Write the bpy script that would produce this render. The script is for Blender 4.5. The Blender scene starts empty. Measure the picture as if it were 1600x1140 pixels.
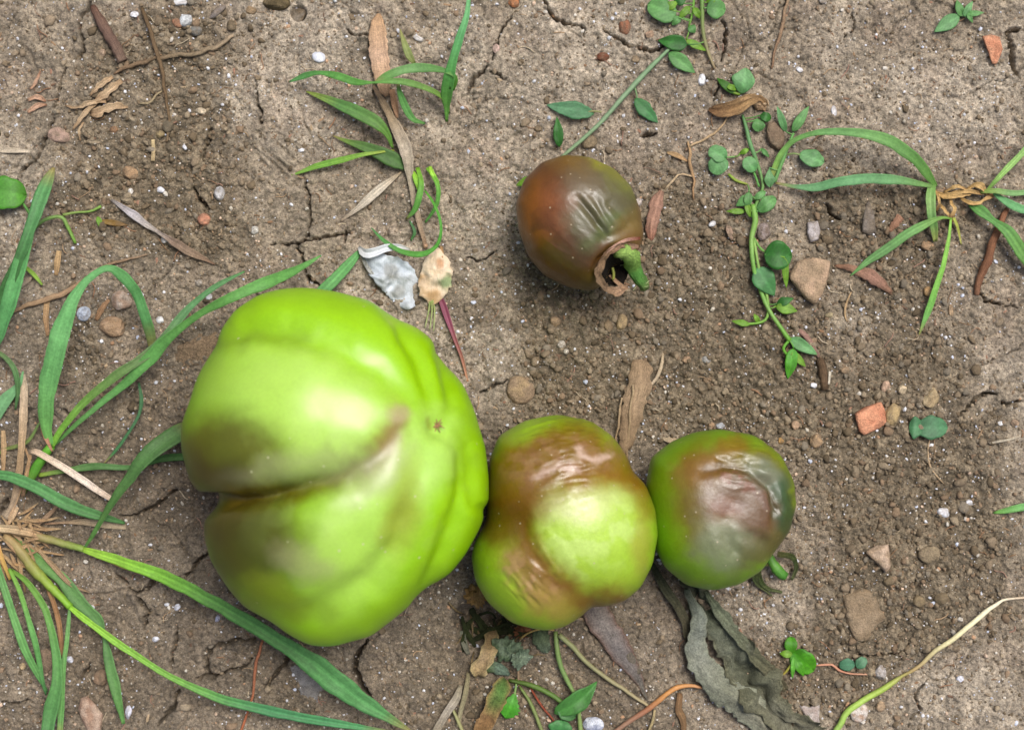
import bpy, math, random
import numpy as np
from mathutils import Vector

# ------------------------------------------------------------------ camera, sky, sun, exposure
SC = bpy.context.scene
COL = SC.collection
S = 0.0002            # metres per unit of the working grid (0.2 mm)
H = 2750.0            # camera height in working units (0.55 m)

cam = bpy.data.cameras.new('camera')
camo = bpy.data.objects.new('camera', cam)
COL.objects.link(camo)
camo.location = (0, 0, H * S)
camo.rotation_euler = (0, 0, 0)
cam.sensor_width = 36
cam.lens = 36 * (H * S) / (1600 * S)
cam.clip_start = 0.01
cam.clip_end = 100
cam.dof.use_dof = True
cam.dof.focus_distance = (H - 25) * S
cam.dof.aperture_fstop = 13.0
SC.camera = camo

SUN_EL, SUN_AZ = math.radians(66), math.radians(50)      # azimuth measured from +X towards +Y
w = bpy.data.worlds.new('World')
SC.world = w
w.use_nodes = True
nt = w.node_tree
bg = nt.nodes['Background']
sky = nt.nodes.new('ShaderNodeTexSky')
sky.sky_type = 'NISHITA'
sky.sun_disc = False
sky.sun_elevation = SUN_EL
sky.sun_rotation = math.pi / 2 - SUN_AZ
sky.dust_density = 6.0
sky.air_density = 1.0
nt.links.new(sky.outputs[0], bg.inputs[0])
bg.inputs[1].default_value = 0.058

sun = bpy.data.lights.new('sun', 'SUN')
sun.energy = 1.5
sun.angle = math.radians(27)
sun.color = (1.0, 0.985, 0.955)
suno = bpy.data.objects.new('sun', sun)
COL.objects.link(suno)
sd = Vector((math.cos(SUN_EL) * math.cos(SUN_AZ), math.cos(SUN_EL) * math.sin(SUN_AZ), math.sin(SUN_EL)))
suno.rotation_euler = (-sd).to_track_quat('-Z', 'Y').to_euler()
suno.location = sd * 3

SC.view_settings.view_transform = 'Standard'
SC.view_settings.look = 'None'
SC.view_settings.gamma = 1
SC.view_settings.exposure = 1.03
SC.view_settings.use_curve_mapping = False
try:
    SC.cycles.max_bounces = 6
    SC.cycles.transparent_max_bounces = 4
except Exception:
    pass

# ------------------------------------------------------------------ small maths
def lin(c):
    c = np.asarray(c, float) / 255.0
    return np.where(c <= 0.04045, c / 12.92, ((c + 0.055) / 1.055) ** 2.4)
ALB = 0.80
def alb(c):
    return lin(c) * ALB

def _hash(ix, iy, iz, seed):
    with np.errstate(over='ignore'):
        h = (ix.astype(np.int64) * 374761393 + iy.astype(np.int64) * 668265263 + iz.astype(np.int64) * 2147483647 + seed * 974634777) & 0xFFFFFFFF
        h = ((h ^ (h >> 13)) * 1274126177) & 0xFFFFFFFF
        h = ((h ^ (h >> 16)) * 2246822519) & 0xFFFFFFFF
        h = h ^ (h >> 15)
    return (h & 0xFFFFFF) / float(0xFFFFFF)

def vn2(x, y, seed=0):
    ix = np.floor(x); iy = np.floor(y)
    fx = x - ix; fy = y - iy
    ux = fx * fx * fx * (fx * (fx * 6 - 15) + 10); uy = fy * fy * fy * (fy * (fy * 6 - 15) + 10)
    z = np.zeros_like(ix)
    a = _hash(ix, iy, z, seed); b = _hash(ix + 1, iy, z, seed)
    c = _hash(ix, iy + 1, z, seed); d = _hash(ix + 1, iy + 1, z, seed)
    return (a * (1 - ux) + b * ux) * (1 - uy) + (c * (1 - ux) + d * ux) * uy

def vn3(P, seed=0):
    i = np.floor(P); f = P - i
    u = f * f * (3 - 2 * f)
    r = 0
    for dx in (0, 1):
        for dy in (0, 1):
            for dz in (0, 1):
                wt = (u[:, 0] if dx else 1 - u[:, 0]) * (u[:, 1] if dy else 1 - u[:, 1]) * (u[:, 2] if dz else 1 - u[:, 2])
                r = r + wt * _hash(i[:, 0] + dx, i[:, 1] + dy, i[:, 2] + dz, seed)
    return r

def fbm2(x, y, scale, octv=4, seed=0, gain=0.5):
    r = 0; a = 1; t = 0
    c, s = math.cos(0.6), math.sin(0.6)
    for k in range(octv):
        r = r + a * (vn2(x / scale + 17.3 * k, y / scale - 9.1 * k, seed + k) * 2 - 1)
        t += a; a *= gain; scale *= 0.5
        x, y = x * c - y * s, x * s + y * c
    return r / t

def fbm3(P, scale, octv=3, seed=0, gain=0.5):
    r = 0; a = 1; t = 0
    for k in range(octv):
        r = r + a * (vn3(P / scale + 13.7 * k, seed + k) * 2 - 1)
        t += a; a *= gain; scale *= 0.5
    return r / t

def worley(x, y, scale, seed=0):
    x = x / scale; y = y / scale
    ix = np.floor(x); iy = np.floor(y)
    f1 = np.full(x.shape, 9.0); f2 = np.full(x.shape, 9.0); cid = np.zeros(x.shape)
    z = np.zeros_like(ix)
    for dx in (-1, 0, 1):
        for dy in (-1, 0, 1):
            cx = ix + dx; cy = iy + dy
            px = cx + _hash(cx, cy, z, seed); py = cy + _hash(cx, cy, z + 1, seed)
            d = np.hypot(px - x, py - y)
            hid = _hash(cx, cy, z + 2, seed)
            nf = d < f1
            f2 = np.where(nf, f1, np.minimum(f2, d))
            cid = np.where(nf, hid, cid)
            f1 = np.where(nf, d, f1)
    return f1, f2, cid

def sstep(a, b, x):
    t = np.clip((x - a) / (b - a), 0, 1)
    return t * t * (3 - 2 * t)

def polydist(x, y, pts):
    """distance to a polyline and the position 0..1 along it"""
    pts = np.asarray(pts, float)
    seg = np.hypot(*(pts[1:, :2] - pts[:-1, :2]).T)
    cum = np.concatenate([[0], np.cumsum(seg)]); tot = cum[-1]
    best = np.full(x.shape, 1e9); tt = np.zeros(x.shape)
    for i in range(len(pts) - 1):
        ax, ay = pts[i, :2]; bx, by = pts[i + 1, :2]
        dx, dy = bx - ax, by - ay
        t = np.clip(((x - ax) * dx + (y - ay) * dy) / (dx * dx + dy * dy + 1e-9), 0, 1)
        d = np.hypot(x - ax - t * dx, y - ay - t * dy)
        m = d < best
        best = np.where(m, d, best)
        tt = np.where(m, (cum[i] + t * seg[i]) / tot, tt)
    return best, tt

def spline(pts, n):
    """Catmull-Rom through rows of pts, n samples, roughly even in length"""
    p = np.asarray(pts, float)
    if len(p) == 2:
        t = np.linspace(0, 1, n)[:, None]
        return p[0] * (1 - t) + p[1] * t
    q = np.vstack([2 * p[0] - p[1], p, 2 * p[-1] - p[-2]])
    seg = np.hypot(*(p[1:, :2] - p[:-1, :2]).T) + 1e-6
    cum = np.concatenate([[0], np.cumsum(seg)])
    s = np.linspace(0, cum[-1], n)
    i = np.clip(np.searchsorted(cum, s, 'right') - 1, 0, len(seg) - 1)
    t = ((s - cum[i]) / seg[i])[:, None]
    p0, p1, p2, p3 = q[i], q[i + 1], q[i + 2], q[i + 3]
    return 0.5 * (2 * p1 + (p2 - p0) * t + (2 * p0 - 5 * p1 + 4 * p2 - p3) * t ** 2 + (3 * p1 - p0 - 3 * p2 + p3) * t ** 3)

# ------------------------------------------------------------------ mesh helpers (working units: x right, y DOWN as in the picture, z up)
def world(V):
    V = np.asarray(V, float)
    return np.stack([(V[:, 0] - 800) * S, (570 - V[:, 1]) * S, V[:, 2] * S], 1)

def persp(x, y, z):
    """ground-plan position of a point seen at picture position x, y and height z"""
    k = 1 - np.asarray(z, float) / H
    return 800 + (x - 800) * k, 570 + (y - 570) * k

def build(name, V, F, mat, parent=None, col=None, uv=None, smooth=True, origin=None):
    Wv = world(V)
    if parent is not None:
        org = np.array(parent['_o']) if '_o' in parent else np.zeros(3)
    elif origin is not None:
        org = np.asarray(origin, float)
    else:
        org = np.array([Wv[:, 0].mean(), Wv[:, 1].mean(), Wv[:, 2].min()])
    me = bpy.data.meshes.new(name)
    F = np.asarray(F, np.int32)
    nF, k = F.shape
    me.vertices.add(len(Wv))
    me.vertices.foreach_set('co', (Wv - org).astype(np.float32).ravel())
    me.loops.add(nF * k)
    me.loops.foreach_set('vertex_index', F[:, ::-1].ravel())   # y flips the winding
    me.polygons.add(nF)
    me.polygons.foreach_set('loop_start', np.arange(0, nF * k, k, dtype=np.int32))
    me.polygons.foreach_set('use_smooth', np.full(nF, smooth, bool))
    if col is not None:
        col = np.asarray(col, float)
        if col.ndim == 1:
            col = np.tile(col, (len(Wv), 1))
        c = np.ones((len(Wv), 4), np.float32); c[:, :3] = np.clip(col, 0, 1)
        at = me.color_attributes.new('Col', 'FLOAT_COLOR', 'POINT')
        at.data.foreach_set('color', c.ravel())
    if uv is not None:
        ul = me.uv_layers.new(name='UVMap')
        ul.data.foreach_set('uv', np.asarray(uv, np.float32)[F[:, ::-1].ravel()].ravel())
    me.update(calc_edges=True)
    me.validate()
    if mat is not None:
        me.materials.append(mat)
    o = bpy.data.objects.new(name, me)
    COL.objects.link(o)
    if parent is not None:
        o.parent = parent
        o['_o'] = list(map(float, org))
    else:
        o.location = org
        o['_o'] = list(map(float, org))
    return o

def tag(o, label=None, cat=None, group=None, kind=None):
    if label: o['label'] = label
    if cat: o['category'] = cat
    if group: o['group'] = group
    if kind: o['kind'] = kind
    return o

def thing(name, x, y, label, cat, group=None):
    o = bpy.data.objects.new(name, None)
    o.empty_display_size = 0.005
    COL.objects.link(o)
    p = world([[x, y, gz(x, y)]])[0]
    o.location = p
    o['_o'] = list(map(float, p))
    return tag(o, label, cat, group)

def ico(sub):
    t = (1 + 5 ** .5) / 2
    v = [(-1, t, 0), (1, t, 0), (-1, -t, 0), (1, -t, 0), (0, -1, t), (0, 1, t), (0, -1, -t), (0, 1, -t), (t, 0, -1), (t, 0, 1), (-t, 0, -1), (-t, 0, 1)]
    f = [(0, 11, 5), (0, 5, 1), (0, 1, 7), (0, 7, 10), (0, 10, 11), (1, 5, 9), (5, 11, 4), (11, 10, 2), (10, 7, 6), (7, 1, 8), (3, 9, 4), (3, 4, 2), (3, 2, 6), (3, 6, 8), (3, 8, 9), (4, 9, 5), (2, 4, 11), (6, 2, 10), (8, 6, 7), (9, 8, 1)]
    V = np.array(v, float); V /= np.linalg.norm(V, axis=1)[:, None]
    F = np.array(f, np.int64)
    for _ in range(sub):
        e = np.sort(np.concatenate([F[:, [0, 1]], F[:, [1, 2]], F[:, [2, 0]]]), axis=1)
        u, inv = np.unique(e, axis=0, return_inverse=True)
        inv = inv.reshape(-1)
        m = V[u[:, 0]] + V[u[:, 1]]
        m /= np.linalg.norm(m, axis=1)[:, None]
        n = len(V); V = np.vstack([V, m]); nf = len(F)
        a, b, c = n + inv[:nf], n + inv[nf:2 * nf], n + inv[2 * nf:]
        F = np.concatenate([np.stack([F[:, 0], a, c], 1), np.stack([F[:, 1], b, a], 1), np.stack([F[:, 2], c, b], 1), np.stack([a, b, c], 1)])
    return V, F
# outward winding in working space is mirrored by the y flip and restored in build(); ico faces are wound outward for y up
def flip(F):
    return F[:, ::-1]

def vnormals(V, F):
    n = np.cross(V[F[:, 1]] - V[F[:, 0]], V[F[:, 2]] - V[F[:, 0]])
    N = np.zeros_like(V)
    for k in range(F.shape[1]):
        for a in range(3):
            N[:, a] += np.bincount(F[:, k], n[:, a], len(V))
    return N / (np.linalg.norm(N, axis=1)[:, None] + 1e-12)

# ------------------------------------------------------------------ materials
def new_mat(name):
    m = bpy.data.materials.new(name); m.use_nodes = True
    return m, m.node_tree, m.node_tree.nodes['Principled BSDF']

def mat_attr(name, rough=0.7, spec=0.4, noise_mm=1.0, noise_amt=0.25, fine_mm=0.35, bump=0.3, streak=0.0, transl=0.0, bump_mm=0.5, coat=0.0, sss=0.0, rough_var=0.0):
    m, t, p = new_mat(name)
    N, L = t.nodes, t.links
    at = N.new('ShaderNodeAttribute'); at.attribute_name = 'Col'
    tc = N.new('ShaderNodeTexCoord')
    geo = N.new('ShaderNodeNewGeometry')
    n1 = N.new('ShaderNodeTexNoise'); n1.inputs['Scale'].default_value = 1000 / noise_mm; n1.inputs['Detail'].default_value = 4; n1.inputs['Roughness'].default_value = 0.6
    n2 = N.new('ShaderNodeTexNoise'); n2.inputs['Scale'].default_value = 1000 / fine_mm; n2.inputs['Detail'].default_value = 2
    L.new(geo.outputs['Position'], n1.inputs['Vector']); L.new(geo.outputs['Position'], n2.inputs['Vector'])
    add = N.new('ShaderNodeMath'); add.operation = 'ADD'
    L.new(n1.outputs[0], add.inputs[0]); L.new(n2.outputs[0], add.inputs[1])
    mr = N.new('ShaderNodeMapRange'); mr.inputs['From Min'].default_value = 0.65; mr.inputs['From Max'].default_value = 1.35
    mr.inputs['To Min'].default_value = 1 - noise_amt; mr.inputs['To Max'].default_value = 1 + noise_amt
    L.new(add.outputs[0], mr.inputs['Value'])
    val = mr.outputs[0]
    if streak > 0:
        uvn = N.new('ShaderNodeUVMap')
        mp = N.new('ShaderNodeMapping'); mp.inputs['Scale'].default_value = (9, 0.6, 1)
        L.new(uvn.outputs[0], mp.inputs[0])
        n3 = N.new('ShaderNodeTexNoise'); n3.inputs['Scale'].default_value = 3.0; n3.inputs['Detail'].default_value = 3; n3.inputs['Roughness'].default_value = 0.7
        L.new(mp.outputs[0], n3.inputs['Vector'])
        mr3 = N.new('ShaderNodeMapRange'); mr3.inputs['From Min'].default_value = 0.32; mr3.inputs['From Max'].default_value = 0.68
        mr3.inputs['To Min'].default_value = 1 - streak; mr3.inputs['To Max'].default_value = 1 + streak
        L.new(n3.outputs[0], mr3.inputs['Value'])
        ml = N.new('ShaderNodeMath'); ml.operation = 'MULTIPLY'
        L.new(mr3.outputs[0], ml.inputs[0]); L.new(val, ml.inputs[1]); val = ml.outputs[0]
    mx = N.new('ShaderNodeVectorMath'); mx.operation = 'SCALE'
    L.new(at.outputs['Color'], mx.inputs[0]); L.new(val, mx.inputs['Scale'])
    L.new(mx.outputs[0], p.inputs['Base Color'])
    p.inputs['Roughness'].default_value = rough
    if rough_var:
        mr5 = N.new('ShaderNodeMapRange'); mr5.inputs['From Min'].default_value = 0.35; mr5.inputs['From Max'].default_value = 0.65
        mr5.inputs['To Min'].default_value = rough - rough_var; mr5.inputs['To Max'].default_value = rough + rough_var
        L.new(n1.outputs[0], mr5.inputs['Value']); L.new(mr5.outputs[0], p.inputs['Roughness'])
    p.inputs['Specular IOR Level'].default_value = spec
    if coat:
        p.inputs['Coat Weight'].default_value = coat; p.inputs['Coat Roughness'].default_value = 0.3
    if sss:
        p.inputs['Subsurface Weight'].default_value = sss
        p.inputs['Subsurface Radius'].default_value = (1, 1, 0.3); p.inputs['Subsurface Scale'].default_value = 0.003
    if bump > 0:
        b = N.new('ShaderNodeBump'); b.inputs['Strength'].default_value = bump; b.inputs['Distance'].default_value = 0.001
        nb = N.new('ShaderNodeTexNoise'); nb.inputs['Scale'].default_value = 1000 / bump_mm; nb.inputs['Detail'].default_value = 4; nb.inputs['Roughness'].default_value = 0.65
        L.new(geo.outputs['Position'], nb.inputs['Vector'])
        if streak > 0:
            ad = N.new('ShaderNodeMath'); ad.operation = 'ADD'
            L.new(nb.outputs[0], ad.inputs[0]); L.new(n3.outputs[0], ad.inputs[1]); L.new(ad.outputs[0], b.inputs['Height'])
        else:
            L.new(nb.outputs[0], b.inputs['Height'])
        L.new(b.outputs[0], p.inputs['Normal'])
    if transl > 0:
        tr = N.new('ShaderNodeBsdfTranslucent'); ms = N.new('ShaderNodeMixShader')
        ms.inputs[0].default_value = transl
        L.new(mx.outputs[0], tr.inputs['Color'])
        out = N['Material Output']
        L.new(p.outputs[0], ms.inputs[1]); L.new(tr.outputs[0], ms.inputs[2]); L.new(ms.outputs[0], out.inputs['Surface'])
    return m

M = {}
M['soil'] = mat_attr('soil', rough=0.9, spec=0.3, noise_mm=1.1, noise_amt=0.62, fine_mm=0.42, bump=1.0, bump_mm=0.75)
M['crumb'] = mat_attr('soil_crumb', rough=0.92, spec=0.2, noise_mm=0.8, noise_amt=0.3, fine_mm=0.3, bump=0.5, bump_mm=0.4)
M['grit'] = mat_attr('pale_grit', rough=0.45, spec=0.5, noise_mm=0.6, noise_amt=0.15, bump=0.1)
M['stone'] = mat_attr('stone', rough=0.85, spec=0.3, noise_mm=2.0, noise_amt=0.42, fine_mm=0.4, bump=0.7, bump_mm=0.8)
M['brick'] = mat_attr('fired_clay', rough=0.9, spec=0.2, noise_mm=1.8, noise_amt=0.42, fine_mm=0.35, bump=0.8, bump_mm=0.6)
M['grass'] = mat_attr('grass_blade', rough=0.58, spec=0.35, noise_mm=2.5, noise_amt=0.22, fine_mm=0.8, bump=0.12, streak=0.24, transl=0.22, bump_mm=1.0)
M['leaf'] = mat_attr('weed_leaf', rough=0.5, spec=0.4, noise_mm=1.5, noise_amt=0.2, fine_mm=0.6, bump=0.15, streak=0.05, transl=0.22, bump_mm=0.8)
M['stem'] = mat_attr('green_stem', rough=0.55, spec=0.4, noise_mm=2, noise_amt=0.15, fine_mm=0.7, bump=0.15, streak=0.1, bump_mm=0.8)
M['dry'] = mat_attr('dry_plant', rough=0.85, spec=0.25, noise_mm=1.5, noise_amt=0.34, fine_mm=0.4, bump=0.5, streak=0.42, bump_mm=0.6)
M['wither'] = mat_attr('withered_leaf', rough=0.85, spec=0.25, noise_mm=1.8, noise_amt=0.45, fine_mm=0.5, bump=0.8, streak=0.2, bump_mm=0.9)
M['paper'] = mat_attr('papery_leaf', rough=0.6, spec=0.4, noise_mm=3, noise_amt=0.14, fine_mm=0.6, bump=0.35, streak=0.08, bump_mm=1.2)
M['tomato'] = mat_attr('tomato_skin', rough=0.37, spec=0.6, noise_mm=5, noise_amt=0.06, fine_mm=1.0, bump=0.03, bump_mm=2.5, sss=0.12)
M['rough_tomato'] = mat_attr('wrinkled_tomato_skin', rough=0.39, spec=0.6, noise_mm=2.6, noise_amt=0.09, fine_mm=0.9, bump=0.12, bump_mm=1.4, sss=0.05, rough_var=0.08)

def dust_specks(m, cell_mm, size, amount, rgb):
    """dry soil dust and pores: sparse pale specks mixed into the skin colour"""
    t = m.node_tree; N, L = t.nodes, t.links; p = N['Principled BSDF']
    src = p.inputs['Base Color'].links[0].from_socket
    geo = N.new('ShaderNodeNewGeometry'); v = N.new('ShaderNodeTexVoronoi'); v.inputs['Scale'].default_value = 1000 / cell_mm
    L.new(geo.outputs['Position'], v.inputs['Vector'])
    mr = N.new('ShaderNodeMapRange'); mr.inputs['From Min'].default_value = size; mr.inputs['From Max'].default_value = size * 0.5
    mr.inputs['To Min'].default_value = 0; mr.inputs['To Max'].default_value = amount
    L.new(v.outputs['Distance'], mr.inputs['Value'])
    sp = N.new('ShaderNodeSeparateColor'); L.new(v.outputs['Color'], sp.inputs[0])
    gt = N.new('ShaderNodeMath'); gt.operation = 'GREATER_THAN'; gt.inputs[1].default_value = 0.55
    L.new(sp.outputs[0], gt.inputs[0])
    ml = N.new('ShaderNodeMath'); ml.operation = 'MULTIPLY'; L.new(mr.outputs[0], ml.inputs[0]); L.new(gt.outputs[0], ml.inputs[1])
    mx = N.new('ShaderNodeMix'); mx.data_type = 'RGBA'
    L.new(ml.outputs[0], mx.inputs['Factor']); L.new(src, mx.inputs['A']); mx.inputs['B'].default_value = (*alb(rgb), 1)
    L.new(mx.outputs['Result'], p.inputs['Base Color'])
dust_specks(M['tomato'], 5.0, 0.10, 0.55, (206, 206, 160))
dust_specks(M['rough_tomato'], 3.0, 0.12, 0.6, (196, 180, 150))

# ------------------------------------------------------------------ the ground
def axis(a, b, step, grow, n):
    core = np.arange(a, b + step * 0.5, step)
    out = []; s = step; v = 0
    for i in range(n):
        s *= grow; v += s; out.append(v)
    out = np.array(out)
    return np.concatenate([a - out[::-1], core, core[-1] + out])
STEP = 1.8
gx = axis(-60, 1660, STEP, 1.16, 52)
gy = axis(-60, 1200, STEP, 1.16, 52)
GX, GY = np.meshgrid(gx, gy)
edge = np.maximum(np.maximum(-60 - GX, GX - 1660), np.maximum(-60 - GY, GY - 1200))
infl = 1 - sstep(0, 60, edge)         # fine relief only where the sheet is fine enough for it

LOOSE = [  # cx, cy, rx, ry, weight   (where the soil lies in loose crumbs)
    (290, 60, 150, 80, 1.1), (250, 170, 130, 90, 1.1), (250, 300, 150, 90, 1.0), (330, 380, 90, 70, 0.9), (150, 480, 120, 90, 0.7), (170, 600, 120, 60, 0.5), (60, 330, 60, 90, 0.3),
    (970, 500, 170, 90, 1.2), (930, 590, 160, 80, 1.2), (1080, 400, 110, 110, 0.9), (1100, 600, 130, 100, 0.8), (850, 400, 60, 60, 0.6),
    (1350, 350, 150, 100, 0.9), (1300, 560, 150, 130, 0.8), (1400, 700, 180, 110, 1.0), (1500, 600, 120, 100, 0.6), (1460, 880, 140, 110, 1.1), (1330, 1000, 120, 100, 0.9),
    (1130, 470, 100, 100, 0.6), (1280, 1080, 90, 80, 0.7), (1490, 330, 110, 60, 0.7), (640, 300, 70, 60, 0.4), (480, 1060, 90, 60, 0.5), (1040, 320, 80, 80, 0.7),
    (820, 1080, 120, 60, 0.6), (1380, 820, 120, 60, 0.6), (1240, 250, 80, 70, 0.3)]
def loose_mask(x, y):
    m = np.zeros_like(x)
    for cx, cy, rx, ry, wt in LOOSE:
        m += wt * np.exp(-(((x - cx) / rx) ** 2 + ((y - cy) / ry) ** 2))
    m = np.minimum(m, 1.15) * 0.85 + 0.62 * fbm2(x, y, 110, 5, 51, 0.62)
    return 0.08 + 0.92 * sstep(0.12, 0.92, m)

CRACKS = [
    ([(138, 0), (135, 12), (120, 33), (125, 50), (130, 75), (124, 90)], 3.2), ([(102, 100), (95, 118), (94, 135), (80, 168)], 2.8), ([(80, 186), (60, 240), (52, 252), (38, 262), (24, 284)], 3.4),
    ([(327, 200), (325, 222), (314, 250)], 3.4), ([(303, 292), (312, 312), (330, 330)], 4), ([(402, 130), (404, 170), (411, 195)], 2.2),
    ([(480, 285), (484, 330), (480, 365), (474, 378), (445, 381), (425, 385)], 2.6), ([(474, 378), (520, 370), (548, 362)], 2.4), ([(465, 380), (472, 402), (480, 425), (484, 440), (500, 446)], 3.2), ([(484, 425), (484, 448)], 2.6),
    ([(542, 360), (540, 378)], 2.6), ([(797, 25), (778, 50), (774, 72), (771, 92)], 2.2), ([(762, 102), (758, 114), (742, 122), (730, 150)], 3.2), ([(768, 113), (790, 125)], 2),
    ([(845, 0), (860, 18), (868, 32), (886, 38), (908, 42), (912, 58)], 2.8), ([(944, 48), (960, 58), (973, 68), (980, 75), (1002, 76), (1022, 80), (1040, 70)], 2.8),
    ([(1127, 35), (1132, 60), (1132, 75), (1124, 96)], 2.8), ([(1121, 134), (1118, 150), (1114, 160)], 3.0), ([(1005, 213), (1022, 206)], 4),
    ([(1572, 50), (1578, 80), (1576, 100), (1592, 125)], 4), ([(1570, 52), (1600, 50)], 3), ([(1500, 650), (1510, 638), (1530, 618), (1548, 614), (1556, 617)], 3.4), ([(1563, 625), (1574, 631), (1600, 626)], 3.4),
    ([(183, 896), (200, 910)], 3), ([(203, 916), (212, 928), (230, 918), (246, 905), (262, 906)], 3.6), ([(212, 928), (220, 946), (230, 955), (226, 985)], 3.2), ([(290, 902), (302, 882), (312, 872), (326, 862)], 3),
    ([(276, 980), (267, 1025), (268, 1045)], 3.2), ([(400, 998), (350, 1004), (326, 1012), (320, 1030), (320, 1048), (330, 1060), (345, 1054)], 4.2), ([(345, 1054), (380, 1040), (395, 1025)], 2.4), ([(305, 1060), (335, 1055)], 2.6), ([(280, 1078), (272, 1100), (252, 1125), (246, 1135)], 3.4),
    ([(137, 1038), (126, 1065)], 2.6), ([(218, 800), (240, 790), (262, 772), (276, 764)], 3), ([(186, 806), (215, 804)], 2), ([(0, 1097), (50, 1098)], 2), ([(445, 1000), (447, 1030), (425, 1060), (412, 1075)], 3),
    ([(572, 1000), (556, 1030), (555, 1055), (570, 1075), (580, 1100)], 7), ([(1420, 1135), (1435, 1110), (1430, 1085), (1450, 1060)], 2.4), ([(752, 612), (768, 606), (776, 600), (790, 595)], 2.6),
    ([(100, 640), (112, 652)], 3), ([(1505, 430), (1540, 470), (1590, 480)], 1.6), ([(1330, 25), (1335, 45), (1320, 60)], 2), ([(600, 60), (560, 55), (540, 50)], 1.8), ([(730, 400), (745, 408), (762, 402), (775, 392)], 2),
    ([(1290, 320), (1300, 335), (1315, 345)], 3.4), ([(560, 700), (570, 760)], 2), ([(1262, 1090), (1280, 1120)], 2.2), ([(0, 800), (10, 780), (20, 790)], 3), ([(1425, 1010), (1400, 1020), (1330, 1025)], 2.0)]

def ground(x, y, infl):
    L = loose_mask(x, y)
    wx = x + 10 * fbm2(x, y, 30, 2, 5); wy = y + 10 * fbm2(x, y, 30, 2, 9)
    h = 13 * fbm2(x, y, 330, 2, 1) + 6 * fbm2(x, y, 110, 3, 2)
    # crust: low clods and a pitted skin
    c = 5.0 * fbm2(wx, wy, 46, 4, 3) + 4.6 * fbm2(x, y, 15, 4, 4, 0.6)
    r = np.abs(fbm2(wx, wy, 60, 3, 33))
    c -= 3.0 * sstep(0.09, 0.0, r)
    f1, f2, cid = worley(wx, wy, 11, 21)
    c += 3.6 * sstep(0.55, 0.15, f1) * sstep(0.4, 0.8, cid)
    k1, k2, kid = worley(x, y, 6.2, 28)
    c += 3.4 * (kid - 0.35) * np.sqrt(np.clip(1 - (k1 / 0.6) ** 2, 0, 1))
    c -= 4.0 * sstep(0.16, 0.42, fbm2(x, y, 22, 3, 35))
    # hairline cracks of the crust, broken up
    wwx = x + 26 * fbm2(x, y, 60, 3, 61); wwy = y + 26 * fbm2(x, y, 60, 3, 62)
    g1, g2, _ = worley(wwx, wwy, 150, 22)
    pres = sstep(0.0, 0.3, fbm2(x, y, 130, 2, 63))
    c -= 7 * sstep(0.016, 0.003, g2 - g1) * pres
    # loose: crumbs of three sizes
    # a clod whose broken face shows parallel ribs
    rb = sstep(1.25, 0.7, np.hypot((x - 420) * 0.76 + (y - 235) * 0.65, (-(x - 420) * 0.65 + (y - 235) * 0.76) * 1.9) / 62)
    c += rb * 3.2 * (1 - np.abs(fbm2((x * 0.76 + y * 0.65) / 7.0, -x * 0.65 + y * 0.76, 9, 3, 44)) * 5) * infl
    a1, a2, ai = worley(wx, wy, 17, 23)
    b1, b2, bi = worley(x + 3 * fbm2(x, y, 9, 1, 8), y, 9.5, 24)
    lo = -5 + 3.5 * fbm2(x, y, 40, 3, 6)
    lo += 8 * ai * np.sqrt(np.clip(1 - (a1 / 0.62) ** 2, 0, 1)) * sstep(0.25, 0.6, ai)
    lo += 5.0 * (0.3 + bi) * np.sqrt(np.clip(1 - (b1 / 0.6) ** 2, 0, 1))
    lo += 1.4 * fbm2(x, y, 6, 2, 7)
    h = h + infl * (c * (1 - L) + lo * L)
    # traced cracks
    jx = x + 4.5 * fbm2(x, y, 16, 2, 71) + 1.8 * fbm2(x, y, 5, 1, 72); jy = y + 4.5 * fbm2(x, y, 16, 2, 73) + 1.8 * fbm2(x, y, 5, 1, 74)
    for pts, wd in CRACKS:
        p = np.array(pts, float)
        m = (x > p[:, 0].min() - 25) & (x < p[:, 0].max() + 25) & (y > p[:, 1].min() - 25) & (y < p[:, 1].max() + 25)
        if not m.any():
            continue
        d, t = polydist(jx[m], jy[m], pts)
        wv = wd * (0.45 + 0.55 * np.sin(np.clip(t, 0.03, 0.97) * math.pi)) * (0.8 + 0.6 * vn2(x[m] / 9, y[m] / 9, 75))
        h[m] -= (16 + 3.2 * wd) * sstep(wv * 0.95, wv * 0.3, d)
        h[m] += 1.2 * np.exp(-((d - wd * 1.8) / (wd * 1.3)) ** 2)
    for cx, cy, r, dp in [(466, 20, 14, 26), (1555, 350, 10, 8), (752, 968, 46, 30), (790, 985, 34, 16), (1080, 880, 26, 8), (640, 130, 10, 4), (1430, 912, 9, 8)]:
        h -= dp * sstep(1.1, 0.5, np.hypot(x - cx, y - cy) / r) * infl
    return h, L, ai, bi

GH, GL, GAI, GBI = ground(GX, GY, infl)
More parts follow.
